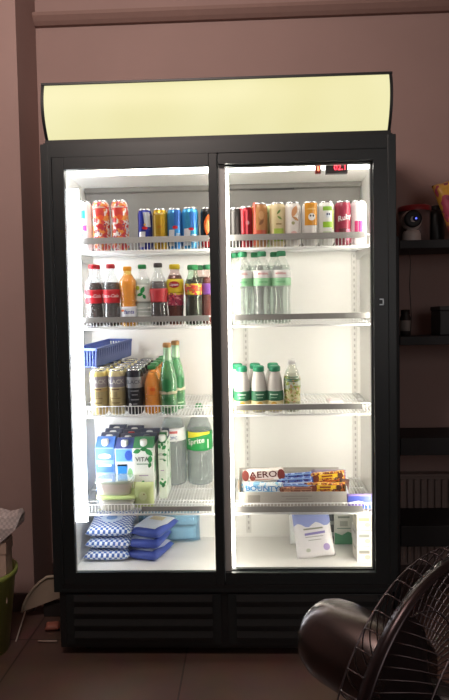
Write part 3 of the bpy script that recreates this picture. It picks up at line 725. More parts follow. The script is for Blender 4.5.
def green_art(t, w_, d, h):
    g1, g2 = P('#3f9a5a', .4), P('#2f7d48', .4)
    for x, y, r, s, m in ((-.026, h-.030, .3, .034, g1), (.026, h-.034, 2.4, .04, g1), (.004, h-.022, .1, .03, g2), (.03, h-.062, 1.4, .034, g1), (.028, h-.085, 1.2, .024, g2), (-.02, .062, .5, .034, g1), (.006, .055, -.2, .04, g2), (.026, .066, 2.5, .026, g1), (-.005, .078, .9, .02, g1)):
        f_ = w_/.082; decal(leaf(s*f_, s*.55, 0, 0, r), flat(x*f_*.92, -.0010-.0002*(int(s*1e3) % 3), y), m, t, name='leaf_print', cuts=0)
    lettering('VITA', .024*min(1, w_/.06), flat(-.004, -.0018, h-.062), P('#4a4f4c', .4), t); decal(rect(w_*.6, .004), flat(-.002*w_/.078, -.0012, h-.08), P('#7ea086', .4), t)
    decal(rect(w_*.45, .004), flat(0, -.0012, h-.125), P('#b7a6c0', .4), t)
    for yy in (.03, .05):
        decal(leaf(.05, .024, 0, 0, 1.3), sidex(w_/2+.0008, d*.5, h-.05-yy), g1, t, name='leaf_print', cuts=0)
    decal(leaf(.04, .022, 0, 0, .8), sidex(w_/2+.0008, d*.5, .06), g1, t, name='leaf_print', cuts=0)
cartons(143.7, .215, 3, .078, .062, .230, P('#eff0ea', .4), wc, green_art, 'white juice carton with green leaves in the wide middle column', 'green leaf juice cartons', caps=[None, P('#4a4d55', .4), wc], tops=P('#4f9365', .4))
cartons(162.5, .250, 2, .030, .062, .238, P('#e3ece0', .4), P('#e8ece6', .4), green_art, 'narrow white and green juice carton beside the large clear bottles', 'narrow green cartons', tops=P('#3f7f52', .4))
# tubs
def tub(label, loc, w_, d, h, body, lid, content):
    t = thing('food_tub', label, 'tub', loc, 0, 'stacked food tubs')
    bm = BM(); n = 28; R = []
    for zz, s in ((0, .86), (.004, .9), (h, 1.0)):
        r = []
        for i in range(n):
            a = 2*PI*i/n; c, q = math.cos(a), math.sin(a); e = .45
            r.append(bm.verts.new((s*w_/2*abs(c)**e*(1 if c > 0 else -1), s*d/2*abs(q)**e*(1 if q > 0 else -1), zz)))
        R.append(r)
    for a, b2 in zip(R, R[1:]):
        for i in range(n): bm.faces.new((a[i], a[(i+1) % n], b2[(i+1) % n], b2[i])).smooth = True
    bm.faces.new(R[0][::-1]); obj('tub_body', bm, body, t)
    bm = BM()
    for zz0, zz1, s in ((h, h+.006, 1.05), (h+.006, h+.009, .93)):
        r0 = []
        poly = []
        for i in range(n):
            a = 2*PI*i/n; c, q = math.cos(a), math.sin(a); e = .45
            poly.append((s*w_/2*abs(c)**e*(1 if c > 0 else -1), s*d/2*abs(q)**e*(1 if q > 0 else -1)))
        prism(bm, poly, 2, zz0, zz1)
    obj('lid', bm, lid, t)
    bm = BM(); box(bm, -w_*.41, w_*.41, -d*.40, d*.40, .005, h*.8, .006); obj('contents', bm, content, t)
    return t
clt = clear('#f6f8f4', .55, 'clear_tub', .9)
tx = at(118, 495, .165)[0]
tub('lower food tub with a lime green lid at the front of the fourth left shelf', (tx, .17, z+.0005), .145, .105, .046, clt, P('#cfe0a0', .35), P('#ecd2ac', .6, var=.3, scale=60))
tub('upper food tub with clear lid and pink contents', (tx-.008, .172, z+.0565), .140, .10, .046, clt, clear('#e6eee2', .5, 'clear_lid', .7), P('#dc9c9c', .6, var=.3, scale=60))
t = thing('dessert_pouch', 'small rounded pale green pouch in front of the leafy carton', 'pouch', (at(144, 490, .15)[0], .155, z+.0005))
bm = BM(); pillow(bm, .074, .10, .045, 12, 12, .002, .003, 5, p=5); obj('pouch_body', bm, P('#c3cf93', .4, var=.1), t)
decal(oval(.030, .034), flat(0, -.0262, .055), P('#d8dfae', .4), t, name='emblem'); decal(oval(.005, .005), flat(.004, -.0272, .062), P('#7a4a2c', .4), t, cuts=0)
# large bottles at the back
bp = [(.035, 0), (.050, .006), (.053, .02), (.053, .075), (.050, .09), (.053, .105), (.0535, .215), (.050, .24), (.036, .275), (.018, .305), (.0135, .312), (.0135, .326)]
lx = at(200.5, 450, .42)[0]
big = clear('#f2f6f6', .84, 'clear_large_bottle', .8); bigw = clear('#eef3f3', .84, 'clear_soda_large', .9)
t = bottle('large clear soda bottle with a green and yellow label', 'large clear bottles at the back', (-.110, .435, z+.0005), bp, P('#2f9a50', .4), big, bigw, .85, name='large_soda_bottle', cap_h=.018, n=32)
b_ = obj('label_band', ring(bp, .150, .227, .001, 32), P('#24a050', .4), t)
lettering('Sprite', .032, cyl(.0535, .190, .0035, -.22), P('#ffffff', .4), b_, rot=.18, slant=.15)
decal([(-.052, .0), (.02, .016), (.05, .018), (.05, .028), (-.052, .028)], cyl(.0535, .200, .0022), P('#e9e23c', .4), b_, cuts=3); decal(rect(.006, .038, .041, 0), cyl(.0535, .178, .0028), P('#eef6ee', .4), b_)
lx2 = at(177.2, 450, .42)[0]
t = bottle('large clear bottle with a thin white, red and blue label, left of the green-labelled one', 'large clear bottles at the back', (-.220, .435, z+.0005), bp, P('#c33a3a', .4), big, bigw, .85, name='large_soda_bottle', cap_h=.018, n=32)
b_ = obj('label_band', ring(bp, .190, .243, .001, 32), P('#e9e9ec', .4), t)
decal(rect(.05, .010), cyl(rprof(bp), .228, .0025), P('#d06a6a', .4), b_); lettering('MOPC', .017, cyl(.0535, .205, .003), P('#35549c', .4), b_)

# ============================================================ BOTTOM LEFT: bags
zf = .252
gm = checker('blue_gingham_print', '#3f68b8', '#e9eef6', 95)
GB = 'blue and white bags at the bottom left'
def flour_bag(label, loc, rot, mat, w_=.18, l=.21, t_=.045, seed=1, kind=0):
    t = thing('flour_bag', label, 'bag', loc, rot=rot, group=GB)
    bm = BM(); pillow(bm, w_, l, t_, 16, 18, .003, .006, seed, p=5); o = obj('bag_body', bm, mat, t, loc=(0, 0, t_*.5), rot=(-PI/2, 0, 0))
    if kind == 0:
        lo = t_+.001
        def mp(s, q):
            u, v = s/(w_/2), (q-l/2)/(l/2)
            th = t_/2*max(0, 1-min(1, abs(u))**5)**.5*max(0, 1-min(1, abs(v))**5)**.5
            return (s, q, t_*.5+th+.004)
        decal(oval(.085, .085, 0, .095, 18), mp, P('#d6e4f6', .4), t, name='emblem'); decal(oval(.045, .045, 0, .095, 14), lambda s, q: tuple(a+b for a, b in zip(mp(s, q), (0, 0, .001))), P('#7fa6dc', .4), t, name='emblem')
        decal(rect(w_-.03, .028, 0, l-.024), mp, P('#d7c79a', .5), t, name='top_strip', label='cream top strip')
    else:
        def mp(s, q):
            u, v = s/(w_/2), (q-l/2)/(l/2)
            th = t_/2*max(0, 1-min(1, abs(u))**5)**.5*max(0, 1-min(1, abs(v))**5)**.5
            return (s, q, t_*.5+th+.004)
        decal([(-w_*.44, l*.10), (w_*.30, l*.10), (w_*.44, l*.5), (w_*.44, l*.95), (-w_*.44, l*.95)], mp, P('#dfe5f2', .4), t, name='white_panel', cuts=3)
        decal(rect(w_*.45, l*.22, 0, l*.66), lambda s, q: tuple(a+b for a, b in zip(mp(s, q), (0, 0, .001))), P('#d9c9a4', .4), t, name='cream_panel')
    return t
bx = at(108, 555, .25)[0]
for k in range(3):
    flour_bag(['blue gingham flour bag at the bottom of the left stack', 'blue gingham flour bag in the middle of the left stack', 'blue gingham flour bag with a cream strip, on top of the left stack'][k], (bx+.004*k, .215+.006*k, zf+.045*k), (.10 if k == 2 else 0, 0, (.02, -.05, .04)[k]), gm, .178, .215, .042, seed=k+2)
nav = P('#3a4fa6', .4, name='navy_blue_print')
rx = at(142, 550, .28)[0]
for k in range(3):
    flour_bag(['navy and white sugar bag at the bottom of the middle stack', 'navy and white sugar bag in the middle of its stack', 'navy and white sugar bag with a cream panel, on top of the middle stack'][k], (rx+.006+.006*k, .225+.006*k, zf+.042*k), (.05 if k == 2 else 0, 0, (-.30, -.18, -.36)[k]), nav, .13, .17, .040, seed=k+7, kind=1)
for k in range(2):
    t = thing('shrink_wrapped_pack', ['pale blue film-wrapped pack standing on the bottom floor at the back', 'pale blue film-wrapped pack lying above the blue bags at the back'][k], 'pack', [(at(181, 540, .41)[0], .452, zf), (at(150, 530, .42)[0], .456, zf)][k], [0.12, -.1][k], 'film-wrapped packs')
    film = clear('#c4e4f6', .84, 'blue_film', 1.)
    bm = BM(); pillow(bm, .155 if k == 0 else .11, 0.132, .078, 16, 14, .004, .012, 21+k, p=6); obj('film', bm, film, t)
    for j in range(2):
        bm = BM(); pillow(bm, .12 if k == 0 else .08, .056, .046, 10, 8, .002, .006, 70+j+k*3, p=4)
        obj('inner_packet', bm, P('#dfe4e6', .4, var=.12), t, loc=(.004*j, 0, .008+j*.060))

# ============================================================ FOURTH SHELF RIGHT: box of bars
z = SH[3]
xa, xb = at(239, 498, .12)[0], at(346.5, 498, .12)[0]
t = thing('display_box', 'shallow grey-white cardboard box full of chocolate bars', 'box', ((xa+xb)/2, .115, z+.0005)); hw = (xb-xa)/2
bm = BM(); card = P('#bdb8b0', .7, var=.05, name='grey_cardboard')
box(bm, -hw, hw, 0, .002, 0, .072); box(bm, -hw, hw, .198, .2, 0, .10); box(bm, -hw, -hw+.002, .002, .198, 0, .09); box(bm, hw-.002, hw, .002, .198, 0, .09)
box(bm, -hw+.002, hw-.002, .002, .198, 0, .03)
obj('box_body', bm, card, t)
decal(rect(.045, .026, -hw+.055, .048), flat(0, -.0008, 0), P('#9b958c', .7), t)
for q, w_ in ((.056, .11), (.046, .08), (.036, .12)): decal(rect(w_, .003, .015, q), flat(0, -.0008, 0), P('#a59f96', .7), t)
bm = BM(); prism(bm, [(-.001, .082), (-.001, .115), (.06, .10)], 0, -hw-.0015, -hw-.0003); obj('side_flap', bm, P('#b3946c', .8), t, label='brown torn side flap')
GBAR = 'chocolate bars in the cardboard box'
ow_ = bands('nut_wrapper', [(0, '#c86a2c')], .3, spots=[('#e9b544', .50), ('#6b3322', .44), ('#f0d8b0', .34)], scale=80)
blw_ = bands('blue_wrapper', [(0, '#4c68b8')], .3, spots=[('#9db8e6', .46), ('#40387e', .42)], scale=60)
brw_ = bands('brown_wrapper', [(0, '#8c5a48')], .3, spots=[('#c08a6c', .46)], scale=60)
def bar(label, loc, w_, h, t_, body, art, rot, seed=0):
    t = thing('chocolate_bar', label, 'chocolate bar', loc, rot=rot, group=GBAR)
    bm = BM(); pillow(bm, w_*.92, h, t_, 18, 8, .002, .004, seed, p=8); obj('wrapper', bm, body, t)
    for s in (-1, 1):
        bm = BM(); n = 7
        poly = [(s*w_*.445, .002)]+[(s*(w_*.5 if i % 2 else w_*.485), .002+(h-.004)*i/n) for i in range(n+1)]+[(s*w_*.445, h-.002)]
        prism(bm, poly, 1, -.0006, .0006); obj('crimped_end', bm, body, t)
    yf = -t_/2-.0035
    for (poly, c, dz) in art.get('d', []): decal(poly, flat(0, yf-.0003*dz, h/2), P(c, .35), t, cuts=0)
    if art.get('t'): lettering(art['t'][0], art['t'][1], flat(art['t'][3] if len(art['t']) > 3 else 0, yf-.0014, h/2), P(art['t'][2], .4), t, sx=art.get('sx', 1))
    return t
def barx(px, y=.13): return at(px, 485, y)[0]
ZB = lambda py, y: at(300, py, y)[1]
aero = {'t': ('AERO', .032, '#5a2420'), 'sx': 1.25, 'd': [(oval(.026, .040, -.066, 0), '#7e3a32', 0), (oval(.028, .040, .066, -.002), '#7a3430', 0), (oval(.02, .016, -.04, -.012), '#8e4a40', 1), (rect(.075, .003, 0, -.017), '#b08070', 1)]}
bar('white bar with large brown lettering, upper left of the cardboard box', (barx(264), .165, ZB(483, .165)), .155, .052, .022, P('#efe6e0', .35), aero, (-.35, -.05, 0), 1)
bounty = {'t': ('BOUNTY', .026, '#3a86c6', .0), 'sx': 1.15, 'd': [(rect(.13, .010, 0, -.012), '#cfe0ea', 0), (oval(.06, .012, .03, -.014), '#5aa4d4', 1)]}
bm_ = bands('coconut_wrapper', [(0, '#e6ecee')], .3, spots=[('#8fc4e4', .47)], scale=70)
bar('white and light blue coconut bar, lower left of the cardboard box', (barx(262), .135, z+.052), .155, .050, .022, bm_, bounty, (-.25, .03, 0), 2)
bd = {'d': [(rect(.12, .004, 0, .010), '#93b4e2', 0), (rect(.11, .005, 0, -.004, .004), '#c6d6ee', 0), (rect(.06, .004, -.01, -.012), '#2e3c8c', 1)]}
bar('blue striped bar, uppermost of the three blue bars', (barx(297), .175, ZB(484, .175)), .140, .036, .020, blw_, bd, (-.4, -.08, 0), 3)
bar('blue striped bar, middle one of the three blue bars', (barx(296), .150, ZB(488, .150)), .135, .036, .020, blw_, bd, (-.4, -.05, 0), 4)
bar('dark blue striped bar, lowest one beside the coconut bar', (barx(300), .135, z+.060), .120, .034, .018, blw_, bd, (-.3, .03, 0), 5)
bar('plain brown bar along the front edge of the box', (barx(297), .124, z+.056), .130, .030, .014, brw_, {'d': [(rect(.10, .003, 0, .006), '#b98a70', 0)]}, (-.2, 0, 0), 6)
yd = {'d': [(rect(.07, .013, .005, .004), '#f2c52e', 0), (rect(.04, .006, .0, .004), '#8c3a1c', 1), (oval(.03, .026, -.045, -.002), '#7b3c22', 0), (oval(.024, .02, .048, .002), '#5b3524', 0), (rect(.10, .004, 0, -.014), '#b8431e', 1)]}
bar('orange bar with yellow lettering block, upper one on the right of the box', (barx(329), .170, ZB(485, .17)), .135, .044, .022, ow_, yd, (-.35, -.09, 0), 7)
bar('orange bar with yellow lettering block, lower front one on the right of the box', (barx(325), .132, z+.055), .150, .044, .022, ow_, yd, (-.3, 0, 0), 8)
bar('violet and cream bar lying behind the orange bars', (barx(329, .2), .205, ZB(483, .205)), .13, .042, .02, P('#9c8ba8', .35), {'d': [(rect(.09, .006, 0, .01), '#e6dcd0', 0)]}, (-.3, 0, 0), 9)
bar('brown bar with a blue-white end standing at the right end of the box', (barx(344), .150, z+.045), .036, .060, .020, P('#5a3a34', .35), {'d': [(rect(.016, .026, .004, -.008, -.004), '#c9d2e6', 0), (oval(.018, .014, -.002, .018), '#7c4a3c', 0)]}, (-.2, .12, 0), 10)
# purple chocolate packet
t = thing('chocolate_packet', 'purple chocolate packet at the right end of the fourth shelf', 'packet', (at(359.5, 503, .13)[0], .130, z+.0005))
bm = BM(); pillow(bm, .094, .058, .018, 14, 8, .002, .003, 31, p=8); obj('wrapper', bm, P('#9b86d2', .3), t)
decal([(-.044, -.006), (.0, .004), (.044, -.008), (.044, .022), (-.044, .022)], flat(0, -.0125, .031), P('#5a68c8', .35), t); decal([(-.04, -.008), (-.005, -.001), (.03, -.014), (.03, -.006), (-.005, .006), (-.04, 0)], flat(0, -.013, .031), P('#efeaf8', .35), t)
decal(rect(.03, .012, .025, -.018), flat(0, -.013, .031), P('#3a62c4', .35), t)

# ============================================================ BOTTOM RIGHT
def soft_bag(label, loc, rot, w_, h, t_, body, topc, wave, seed):
    t = thing('frozen_food_bag', label, 'bag', loc, rot=rot, group='white bags on the bottom right floor')
    bm = BM(); pillow(bm, w_, h, t_, 18, 18, .004, .006, seed, p=5); obj('bag_body', bm, body, t)
    def mp(s, q, k=0):
        u, v = s/(w_/2), (q-h/2)/(h/2)
        th = t_/2*max(0, 1-min(1, abs(u))**5)**.5*max(0, 1-min(1, abs(v))**5)**.5
        return (s, -th-.0045-k, q)
    n = 10; low = [(-w_/2*.97+w_*.97*i/n, h-.064+wave*math.sin(i*1.3)) for i in range(n+1)]
    decal(low+[(w_/2*.97, h-.004), (-w_/2*.97, h-.004)], mp, topc, t, name='top_band', cuts=3)
    return t, mp
t, mp = soft_bag('white plastic bag with lilac-blue top and lilac seal, leaning in front', (at(316, 558, .28)[0], .258, zf+.004), (-.38, -.10, .05), .150, .185, .05, P('#e6e2e4', .4, name='bag_white'), P('#8f9ad0', .4), .009, 41)
decal(rect(.075, .006, 0, .106), lambda s, q: mp(s, q, .001), P('#8d8f80', .5), t); decal(rect(.08, .009, .004, .088, .0), lambda s, q: mp(s, q+.04*s, .001), P('#8a80b8', .5), t)
for q, w_ in ((.076, .07), (.064, .05)): decal(rect(w_, .003, 0, q), lambda s, q: mp(s, q, .001), P('#a9aaa4', .5), t)
decal(oval(.026, .026, .042, .034), lambda s, q: mp(s, q, .001), P('#a793c4', .5), t, name='seal'); decal(oval(.018, .014, -.03, .028), lambda s, q: mp(s, q, .001), P('#b9bdb0', .5), t, name='emblem')
t, mp = soft_bag('white plastic bag with pale green top, standing behind the lilac-topped bag', (at(307, 548, .38)[0], .400, zf+.004), (-.15, -.03, .0), .135, .190, .05, P('#dcdedc', .4), P('#c4d2c4', .4), .006, 47)
# dark trays
for k in range(3):
    tx = at(331, 540, .42)[0]
    t = thing('frozen_tray', ['black food tray at the bottom of the small tray stack', 'black food tray in the middle of the small tray stack', 'black food tray on top of the small tray stack'][k], 'tray', (tx, .445, zf+.048*k), 0, 'black food trays')
    bm = BM(); box(bm, -.032, .032, -.04, .04, 0, .034, .004); obj('tray_body', bm, P('#4a4f50', .5), t)
    bm = BM(); box(bm, -.034, .034, -.042, .042, .034, .046, .002); obj('tray_sleeve', bm, P('#9aa39f', .5), t)
def small_carton(label, loc, w_, d, h, rz, grp):
    t = thing('milk_carton', label, 'carton', loc, rz, grp)
    bm = BM(); box(bm, -w_/2, w_/2, 0, d, 0, h, .0015); obj('carton_body', bm, P('#e2e4de', .4), t)
    decal([(-w_/2+.002, .001), (w_/2-.002, .001), (w_/2-.002, h*.30), (w_*.2, h*.36), (-w_*.1, h*.26), (-w_/2+.002, h*.34)], flat(0, -.0008, 0), P('#6fae8c', .4), t, name='green_base')
    decal(rect(w_*.6, .008, 0, h*.76), flat(0, -.0008, 0), P('#9aa59c', .4), t); decal(rect(w_*.4, .022, 0, h*.58), flat(0, -.0008, 0), P('#b9bfb8', .4), t); decal(rect(w_*.7, .004, 0, h*.45), flat(0, -.0008, 0), P('#8fa89a', .4), t)
    bm = BM(); box(bm, -w_/2+.002, w_/2-.002, d*.4, d*.6, h, h+.010); obj('folded_top', bm, P('#e2e4de', .4), t)
    return t
small_carton('white milk carton with green base, left one near the right back corner', (at(344, 545, .40)[0], .40, zf), .080, .08, .150, 0, 'white and green milk cartons')
small_carton('white milk carton with green base, right one half hidden by the small boxes', (at(362.5, 545, .405)[0], .405, zf), .058, .07, .148, 0, 'white and green milk cartons')
for k in range(3):
    t = thing('small_food_box', ['small white food box at the bottom of the right-hand stack', 'small white food box in the middle of the right-hand stack', 'small white food box with yellow patch on top of the right-hand stack'][k], 'box', (.530, .215, zf+.0625*k), (.0, .03, -.02)[k], 'small white food boxes')
    bm = BM(); box(bm, -.032, .032, 0, .10, 0, .061, .001); obj('box_body', bm, P(['#dedbd4', '#d8d6d2', '#e2dccb'][k], .5), t)
    decal(rect(.040, .012, -.004, .040), flat(0, -.0008, 0), P(['#8f8d84', '#8c8f86', '#d9cf8e'][k], .5), t); decal(oval(.022, .018, .008, .020), flat(0, -.0008, 0), P(['#b8b3a4', '#b0ad9f', '#a9b89a'][k], .5), t)
    decal(rect(.05, .010, 0, .044), sidex(-.0328, .05, 0, -1), P('#a8a89c', .5), t)

# ============================================================ RIGHT: black shelving with its things
R = thing('shelving_unit', 'black shelving unit against the wall right of the refrigerator', 'shelving', (1.0, .5, 0))
bk = P('#17171a', .6, name='black_shelf_board'); RX0, RX1 = .672-1.0, 1.32-1.0
for x in (RX0, RX1):
    for y in (-.145, .055): 
        bm = BM(); box(bm, x, x+.026, y, y+.026, 0, 1.50, .002); obj('upright', bm, bk, R)
for zt, th in ((1.483, .033), (1.105, .035), (.700, .070), (.345, .085)):
    bm = BM(); box(bm, RX0+.026, RX1, -.15, .083, zt-th, zt, .002); obj('shelf_board', bm, bk, R)
for q in (.20,): bm = BM(); box(bm, RX0+.026, RX1, .064, .072, q, q+.03); obj('cross_brace', bm, bk, R)
def rz_(px, py, y): return at(px, py, y)
zt = 1.4835
cx = at(411, 230, .40)[0]
t = thing('security_camera', 'white round-headed indoor camera with dark face and blue light', 'camera', (cx, .395, zt))
wcm = P('#cfc4bf', .4, name='camera_white')
bm = BM(); lathe(bm, [(.036, 0), (.037, .004), (.036, .028), (.030, .040), (.018, .046), (.0001, .047)], 28, close=False); obj('camera_base', bm, wcm, t)
bm = BM(); lathe(bm, [(.041*math.sin(PI*i/14), -.041*math.cos(PI*i/14)) for i in range(15)], 28, close=False); hd = obj('camera_head', bm, wcm, t, loc=(0, 0, .082))
bm = BM(); lathe(bm, [(.034, .0), (.034, .006), (.026, .0085), (.0001, .0095)], 28, close=False); fc = obj('face_plate', bm, P('#15151a', .55), hd, loc=(-.002, -.030, .002), rot=(PI/2, 0, -.06))
bm = BM(); lathe(bm, [(.011, 0), (.011, .003), (.004, .0035)], 18); obj('lens', bm, P('#23234c', .4), fc, loc=(.008, 0, .009))
bm = BM(); lathe(bm, [(.0035, 0), (.0035, .001)], 12); obj('status_light', bm, emit('#4a5cff', 2.6, 'blue_led'), fc, loc=(.010, .0, .0125))
t = thing('storage_jar', 'translucent tub with a dark red lid behind the camera', 'tub', (at(414.5, 225, .51)[0], .512, zt))
bm = BM(); lathe(bm, [(.056, 0), (.062, .006), (.064, .14)], 28); obj('tub_body', bm, P('#6e5a58', .35, var=.25, scale=25), t)
bm = BM(); lathe(bm, [(.067, .135), (.068, .153), (.062, .158), (.0001, .159)], 28, close=False); obj('lid', bm, P('#96242a', .4), t)
t = thing('black_bottle', 'black rounded container between the red-lidded tub and the crisps', 'container', (at(439, 225, .5)[0], .545, zt))
bm = BM(); lathe(bm, [(.032, 0), (.036, .006), (.036, .12), (.030, .14), (.020, .148)], 24); obj('container_body', bm, P('#17171a', .4), t)
bm = BM(); lathe(bm, [(.022, .146), (.022, .162), (.018, .166), (.0001, .166)], 20, close=False); obj('cap', bm, P('#1c1c1f', .4), t)
t = thing('crisps_bag', 'yellow-orange bag of crisps leaning at the right edge of the shelf', 'bag', (1.005, .43, zt+.029), rot=(-.12, -.31, .1))
bm = BM(); pillow(bm, .17, .235, .065, 18, 20, .005, .009, 51, p=5)
obj('bag_body', bm, bands('crisps_print', [(0, '#b4524e'), (.25, '#dc9a4a'), (.5, '#e8b04a'), (.88, '#eeb85a')], .35, spots=[('#c0506a', .40), ('#9a4560', .34)], scale=24), t)
decal(oval(.07, .05, -.02, .15), flat(0, -.0375, 0), P('#a84a5c', .4), t, name='emblem')
# second shelf bits
t = thing('spice_jar', 'small dark jar with pale label on the second black shelf', 'jar', (at(403, 320, .42)[0]+.012, .43, 1.1055))
bm = BM(); lathe(bm, [(.020, 0), (.022, .004), (.022, .075), (.016, .088), (.016, .092)], 20); obj('jar_body', bm, P('#2b2624', .3), t)
bm = BM(); lathe(bm, [(.0224, .02), (.0230, .021), (.0230, .062), (.0224, .063)], 20, close=False); obj('label_band', bm, P('#8d8580', .5), t)
bm = BM(); lathe(bm, [(.019, .088), (.019, .106), (.0001, .107)], 20, close=False); obj('lid', bm, P('#1c1a1a', .4), t)
t = thing('black_box', 'black box at the right end of the second black shelf', 'box', (.92, .45, 1.1055))
bm = BM(); box(bm, -.05, .09, -.05, .07, 0, .10, .004); obj('box_body', bm, P('#1a191a', .5), t)
bm = BM(); box(bm, -.052, .092, -.052, .072, .10, .118, .003); obj('lid', bm, P('#232122', .5), t)
bm = BM(); xx = .735
tube(bm, [(xx, .352, 1.444), (xx+.004, .345, 1.40), (xx+.001, .348, 1.30), (xx+.008, .35, 1.18), (xx+.006, .36, 1.11), (xx+.03, .40, 1.1075)], .0018, 6)
tag(obj('power_cable', bm, P('#4c4644', .6)), 'thin power cable hanging from the top black shelf', 'cable')
# radiator on the wall
rd = thing('radiator', 'ribbed radiator on the wall behind the lowest black shelf', 'radiator', (1.02, .615, .08))
bm = BM(); box(bm, -.33, .33, -.012, .02, 0, .40, .004); 
for i in range(22): box(bm, -.322+i*.030, -.304+i*.030, -.022, -.012, .012, .388, .003)
box(bm, -.335, .335, -.026, .03, .40, .412, .003)
obj('radiator_panel', bm, P('#8c7a74', .5), rd)
for q in (-.28, .28): bm = BM(); tube(bm, [(q, 0, .0), (q, 0, -.08)], .009, 8); obj('pipe', bm, P('#8c7a74', .5), rd)

# ============================================================ LEFT: bucket, bag, board
bxx = at(15, 577, .05)[0]-.135
t = thing('bucket', 'green plastic bucket at the left edge of the picture', 'bucket', (bxx, .05, 0))
bm = BM(); lathe(bm, [(.0001, .003), (.095, .003), (.098, 0), (.128, .275), (.136, .277), (.137, .295), (.130, .296), (.125, .283), (.094, .008), (.0001, .008)], 40, close=False); obj('bucket_body', bm, P('#92a254', .4, name='green_plastic'), t)
bm = BM(); lathe(bm, [(.090, .01), (.106, .10), (.112, .17), (.09, .185), (.05, .178), (.0001, .182)], 30, close=False); obj('bin_liner', bm, P('#232124', .4, bump=.6, scale=50), t, label='dark rubbish filling the bucket')
t = thing('paper_box', 'beige paper carton standing in the green bucket', 'box', (bxx+.045, .05, .186), rot=(0, 0, .1))
bm = BM(); box(bm, -.10, .068, -.04, .04, 0, .220, .002); obj('box_body', bm, P('#c9ae9e', .7), t)
bm = BM(); box(bm, -.103, .071, -.043, .043, .180, .222, .001); obj('box_lid', bm, P('#c2a797', .7), t)
t = thing('plastic_bag', 'crumpled white dotted plastic bag on top of the beige carton', 'bag', (bxx+.078, .05, .4095), rot=(0, 0, 0))
bm = BM()
prof = [(-.09, .0), (.030, .0), (.052, .035), (.094, .095), (.086, .110), (.048, .098), (.01, .104), (-.04, .096), (-.09, .10)]
n = 6
rings = []
for j in range(n+1):
    v = 2*j/n-1; s = (1-abs(v)**3*.5)
    rings.append([bm.verts.new((x*(.75+.25*s)+noise.noise(Vector((x*40, j, 1)))*.006, v*.045, zz*(s)+max(0, noise.noise(Vector((x*30, j*2, 3))))*.012)) for x, zz in prof])
for a, b2 in zip(rings, rings[1:]):
    for i in range(len(prof)): bm.faces.new((a[i], a[(i+1) % len(prof)], b2[(i+1) % len(prof)], b2[i])).smooth = False
bm.faces.new(rings[0][::-1]); bm.faces.new(rings[-1])
obj('bag_body', bm, checker('dotted_plastic', '#b8adac', '#cdc3c0', 110), t)
# cream board leaning
t = thing('round_board', 'cream quarter-round board propped against the lower left side of the refrigerator', 'board', (-.70, .28, 0))
def pt(px, py): x, zz = at(px, py, .28); return (x+.70, zz)
arcp = [pt(22, 612), pt(24, 604), pt(28, 596), pt(33, 589), pt(40, 582), pt(47, 577), pt(53, 574)]
xr = .092; e = arcp[-1]
poly = arcp[:-1]+[(xr, e[1]), (xr, pt(57, 592)[1])]
off = -min(p[1] for p in poly)+.012 if min(p[1] for p in poly) < .012 else 0
poly = [(x, zz+off) for x, zz in poly]
bm = BM(); prism(bm, poly, 1, 0, .012); obj('board_panel', bm, P('#b3a18f', .6), t)
inner = [(x*.80+.02, (zz-.05)*.78+.06) for x, zz in poly]
bm = BM(); tube(bm, [(x, -.001, zz) for x, zz in poly[:-1]], .006, 6); obj('rim', bm, P('#c2b5a2', .5), t)
bm = BM(); box(bm, -.045, .088, .014, .05, 0, .055, .003); obj('foot', bm, P('#2a2524', .7), t)
bm = BM(); a_ = at(25, 612, .26); b_ = at(18, 640, .12)
tube(bm, [(a_[0], .262, max(.02, a_[1])), (b_[0], .10, .004)], .003, 6); tag(obj('stick', bm, P('#a89c92', .6)), 'thin pale stick slanting down to the floor below the cream board', 'stick')
bm = BM(); tube(bm, [(at(38, 637, .10)[0], .10, .005), (at(57, 637, .1)[0], .1, .005)], .004, 6); tag(obj('stick', bm, P('#a58f84', .6)), 'short pale stick lying flat on the floor beside the refrigerator base', 'stick')
t = thing('crumpled_packet', 'small reddish crumpled packet on the floor by the refrigerator base', 'packet', (at(51, 630, .16)[0], .17, .0))
bm = BM(); pillow(bm, .055, .04, .02, 8, 8, .004, .008, 61); obj('packet_body', bm, P('#9a5d4e', .6), t, loc=(0, 0, .013), rot=(-PI/2+.2, 0, .2))

# ============================================================ PEDESTAL FAN
axis = Vector((.657, -.753, -.021)).normalized()
Cn = Vector((.376, -1.203, .610))
q = axis.to_track_quat('Z', 'Y').to_matrix().to_4x4()
back = Cn - axis*.15
FB = (back.x, back.y, 0)
fan = thing('pedestal_fan', 'chrome pedestal fan with a wire guard at the lower right, seen from the side', 'fan', FB)
Mh = Matrix.Translation(Cn-Vector(FB)) @ q
chrome = P('#686060', .27, .95, var=.06, scale=8, name='dark_chrome'); wirem = P('#6a5f61', .35, .85, name='guard_wire'); dark = P('#1c191a', .4, name='fan_dark')
def fobj(name, bm, m, par=None):
    o = obj(name, bm, m, par or fan); 
    if par is None: o.matrix_local = Mh
    return o
RG = .22
bm = BM()
tube(bm, [(RG*math.cos(2*PI*i/96), RG*math.sin(2*PI*i/96), 0) for i in range(96)], .0065, 8, True)
lathe(bm, [(RG+.002, -.009), (RG+.006, -.008), (RG+.006, .008), (RG+.002, .009)], 96, close=False)
fobj('guard_rim', bm, P('#463d3f', .28, .85, name='rim_metal'))
bm = BM(); NW = 54
for i in range(NW):
    a = 2*PI*i/NW; pts = []
    for j in range(10):
        t_ = j/9; r = .058+(RG+.006-.058)*t_; zz = -.062+.030*t_**3; b3 = a+.35*(1-t_)**1.0
        pts.append((r*math.cos(b3), r*math.sin(b3), zz))
    pts += [(1.045*RG*math.cos(a), 1.045*RG*math.sin(a), -.028), (1.045*RG*math.cos(a), 1.045*RG*math.sin(a), -.018), ((RG+.004)*math.cos(a), (RG+.004)*math.sin(a), -.004)]
    tube(bm, pts, .0011, 4)
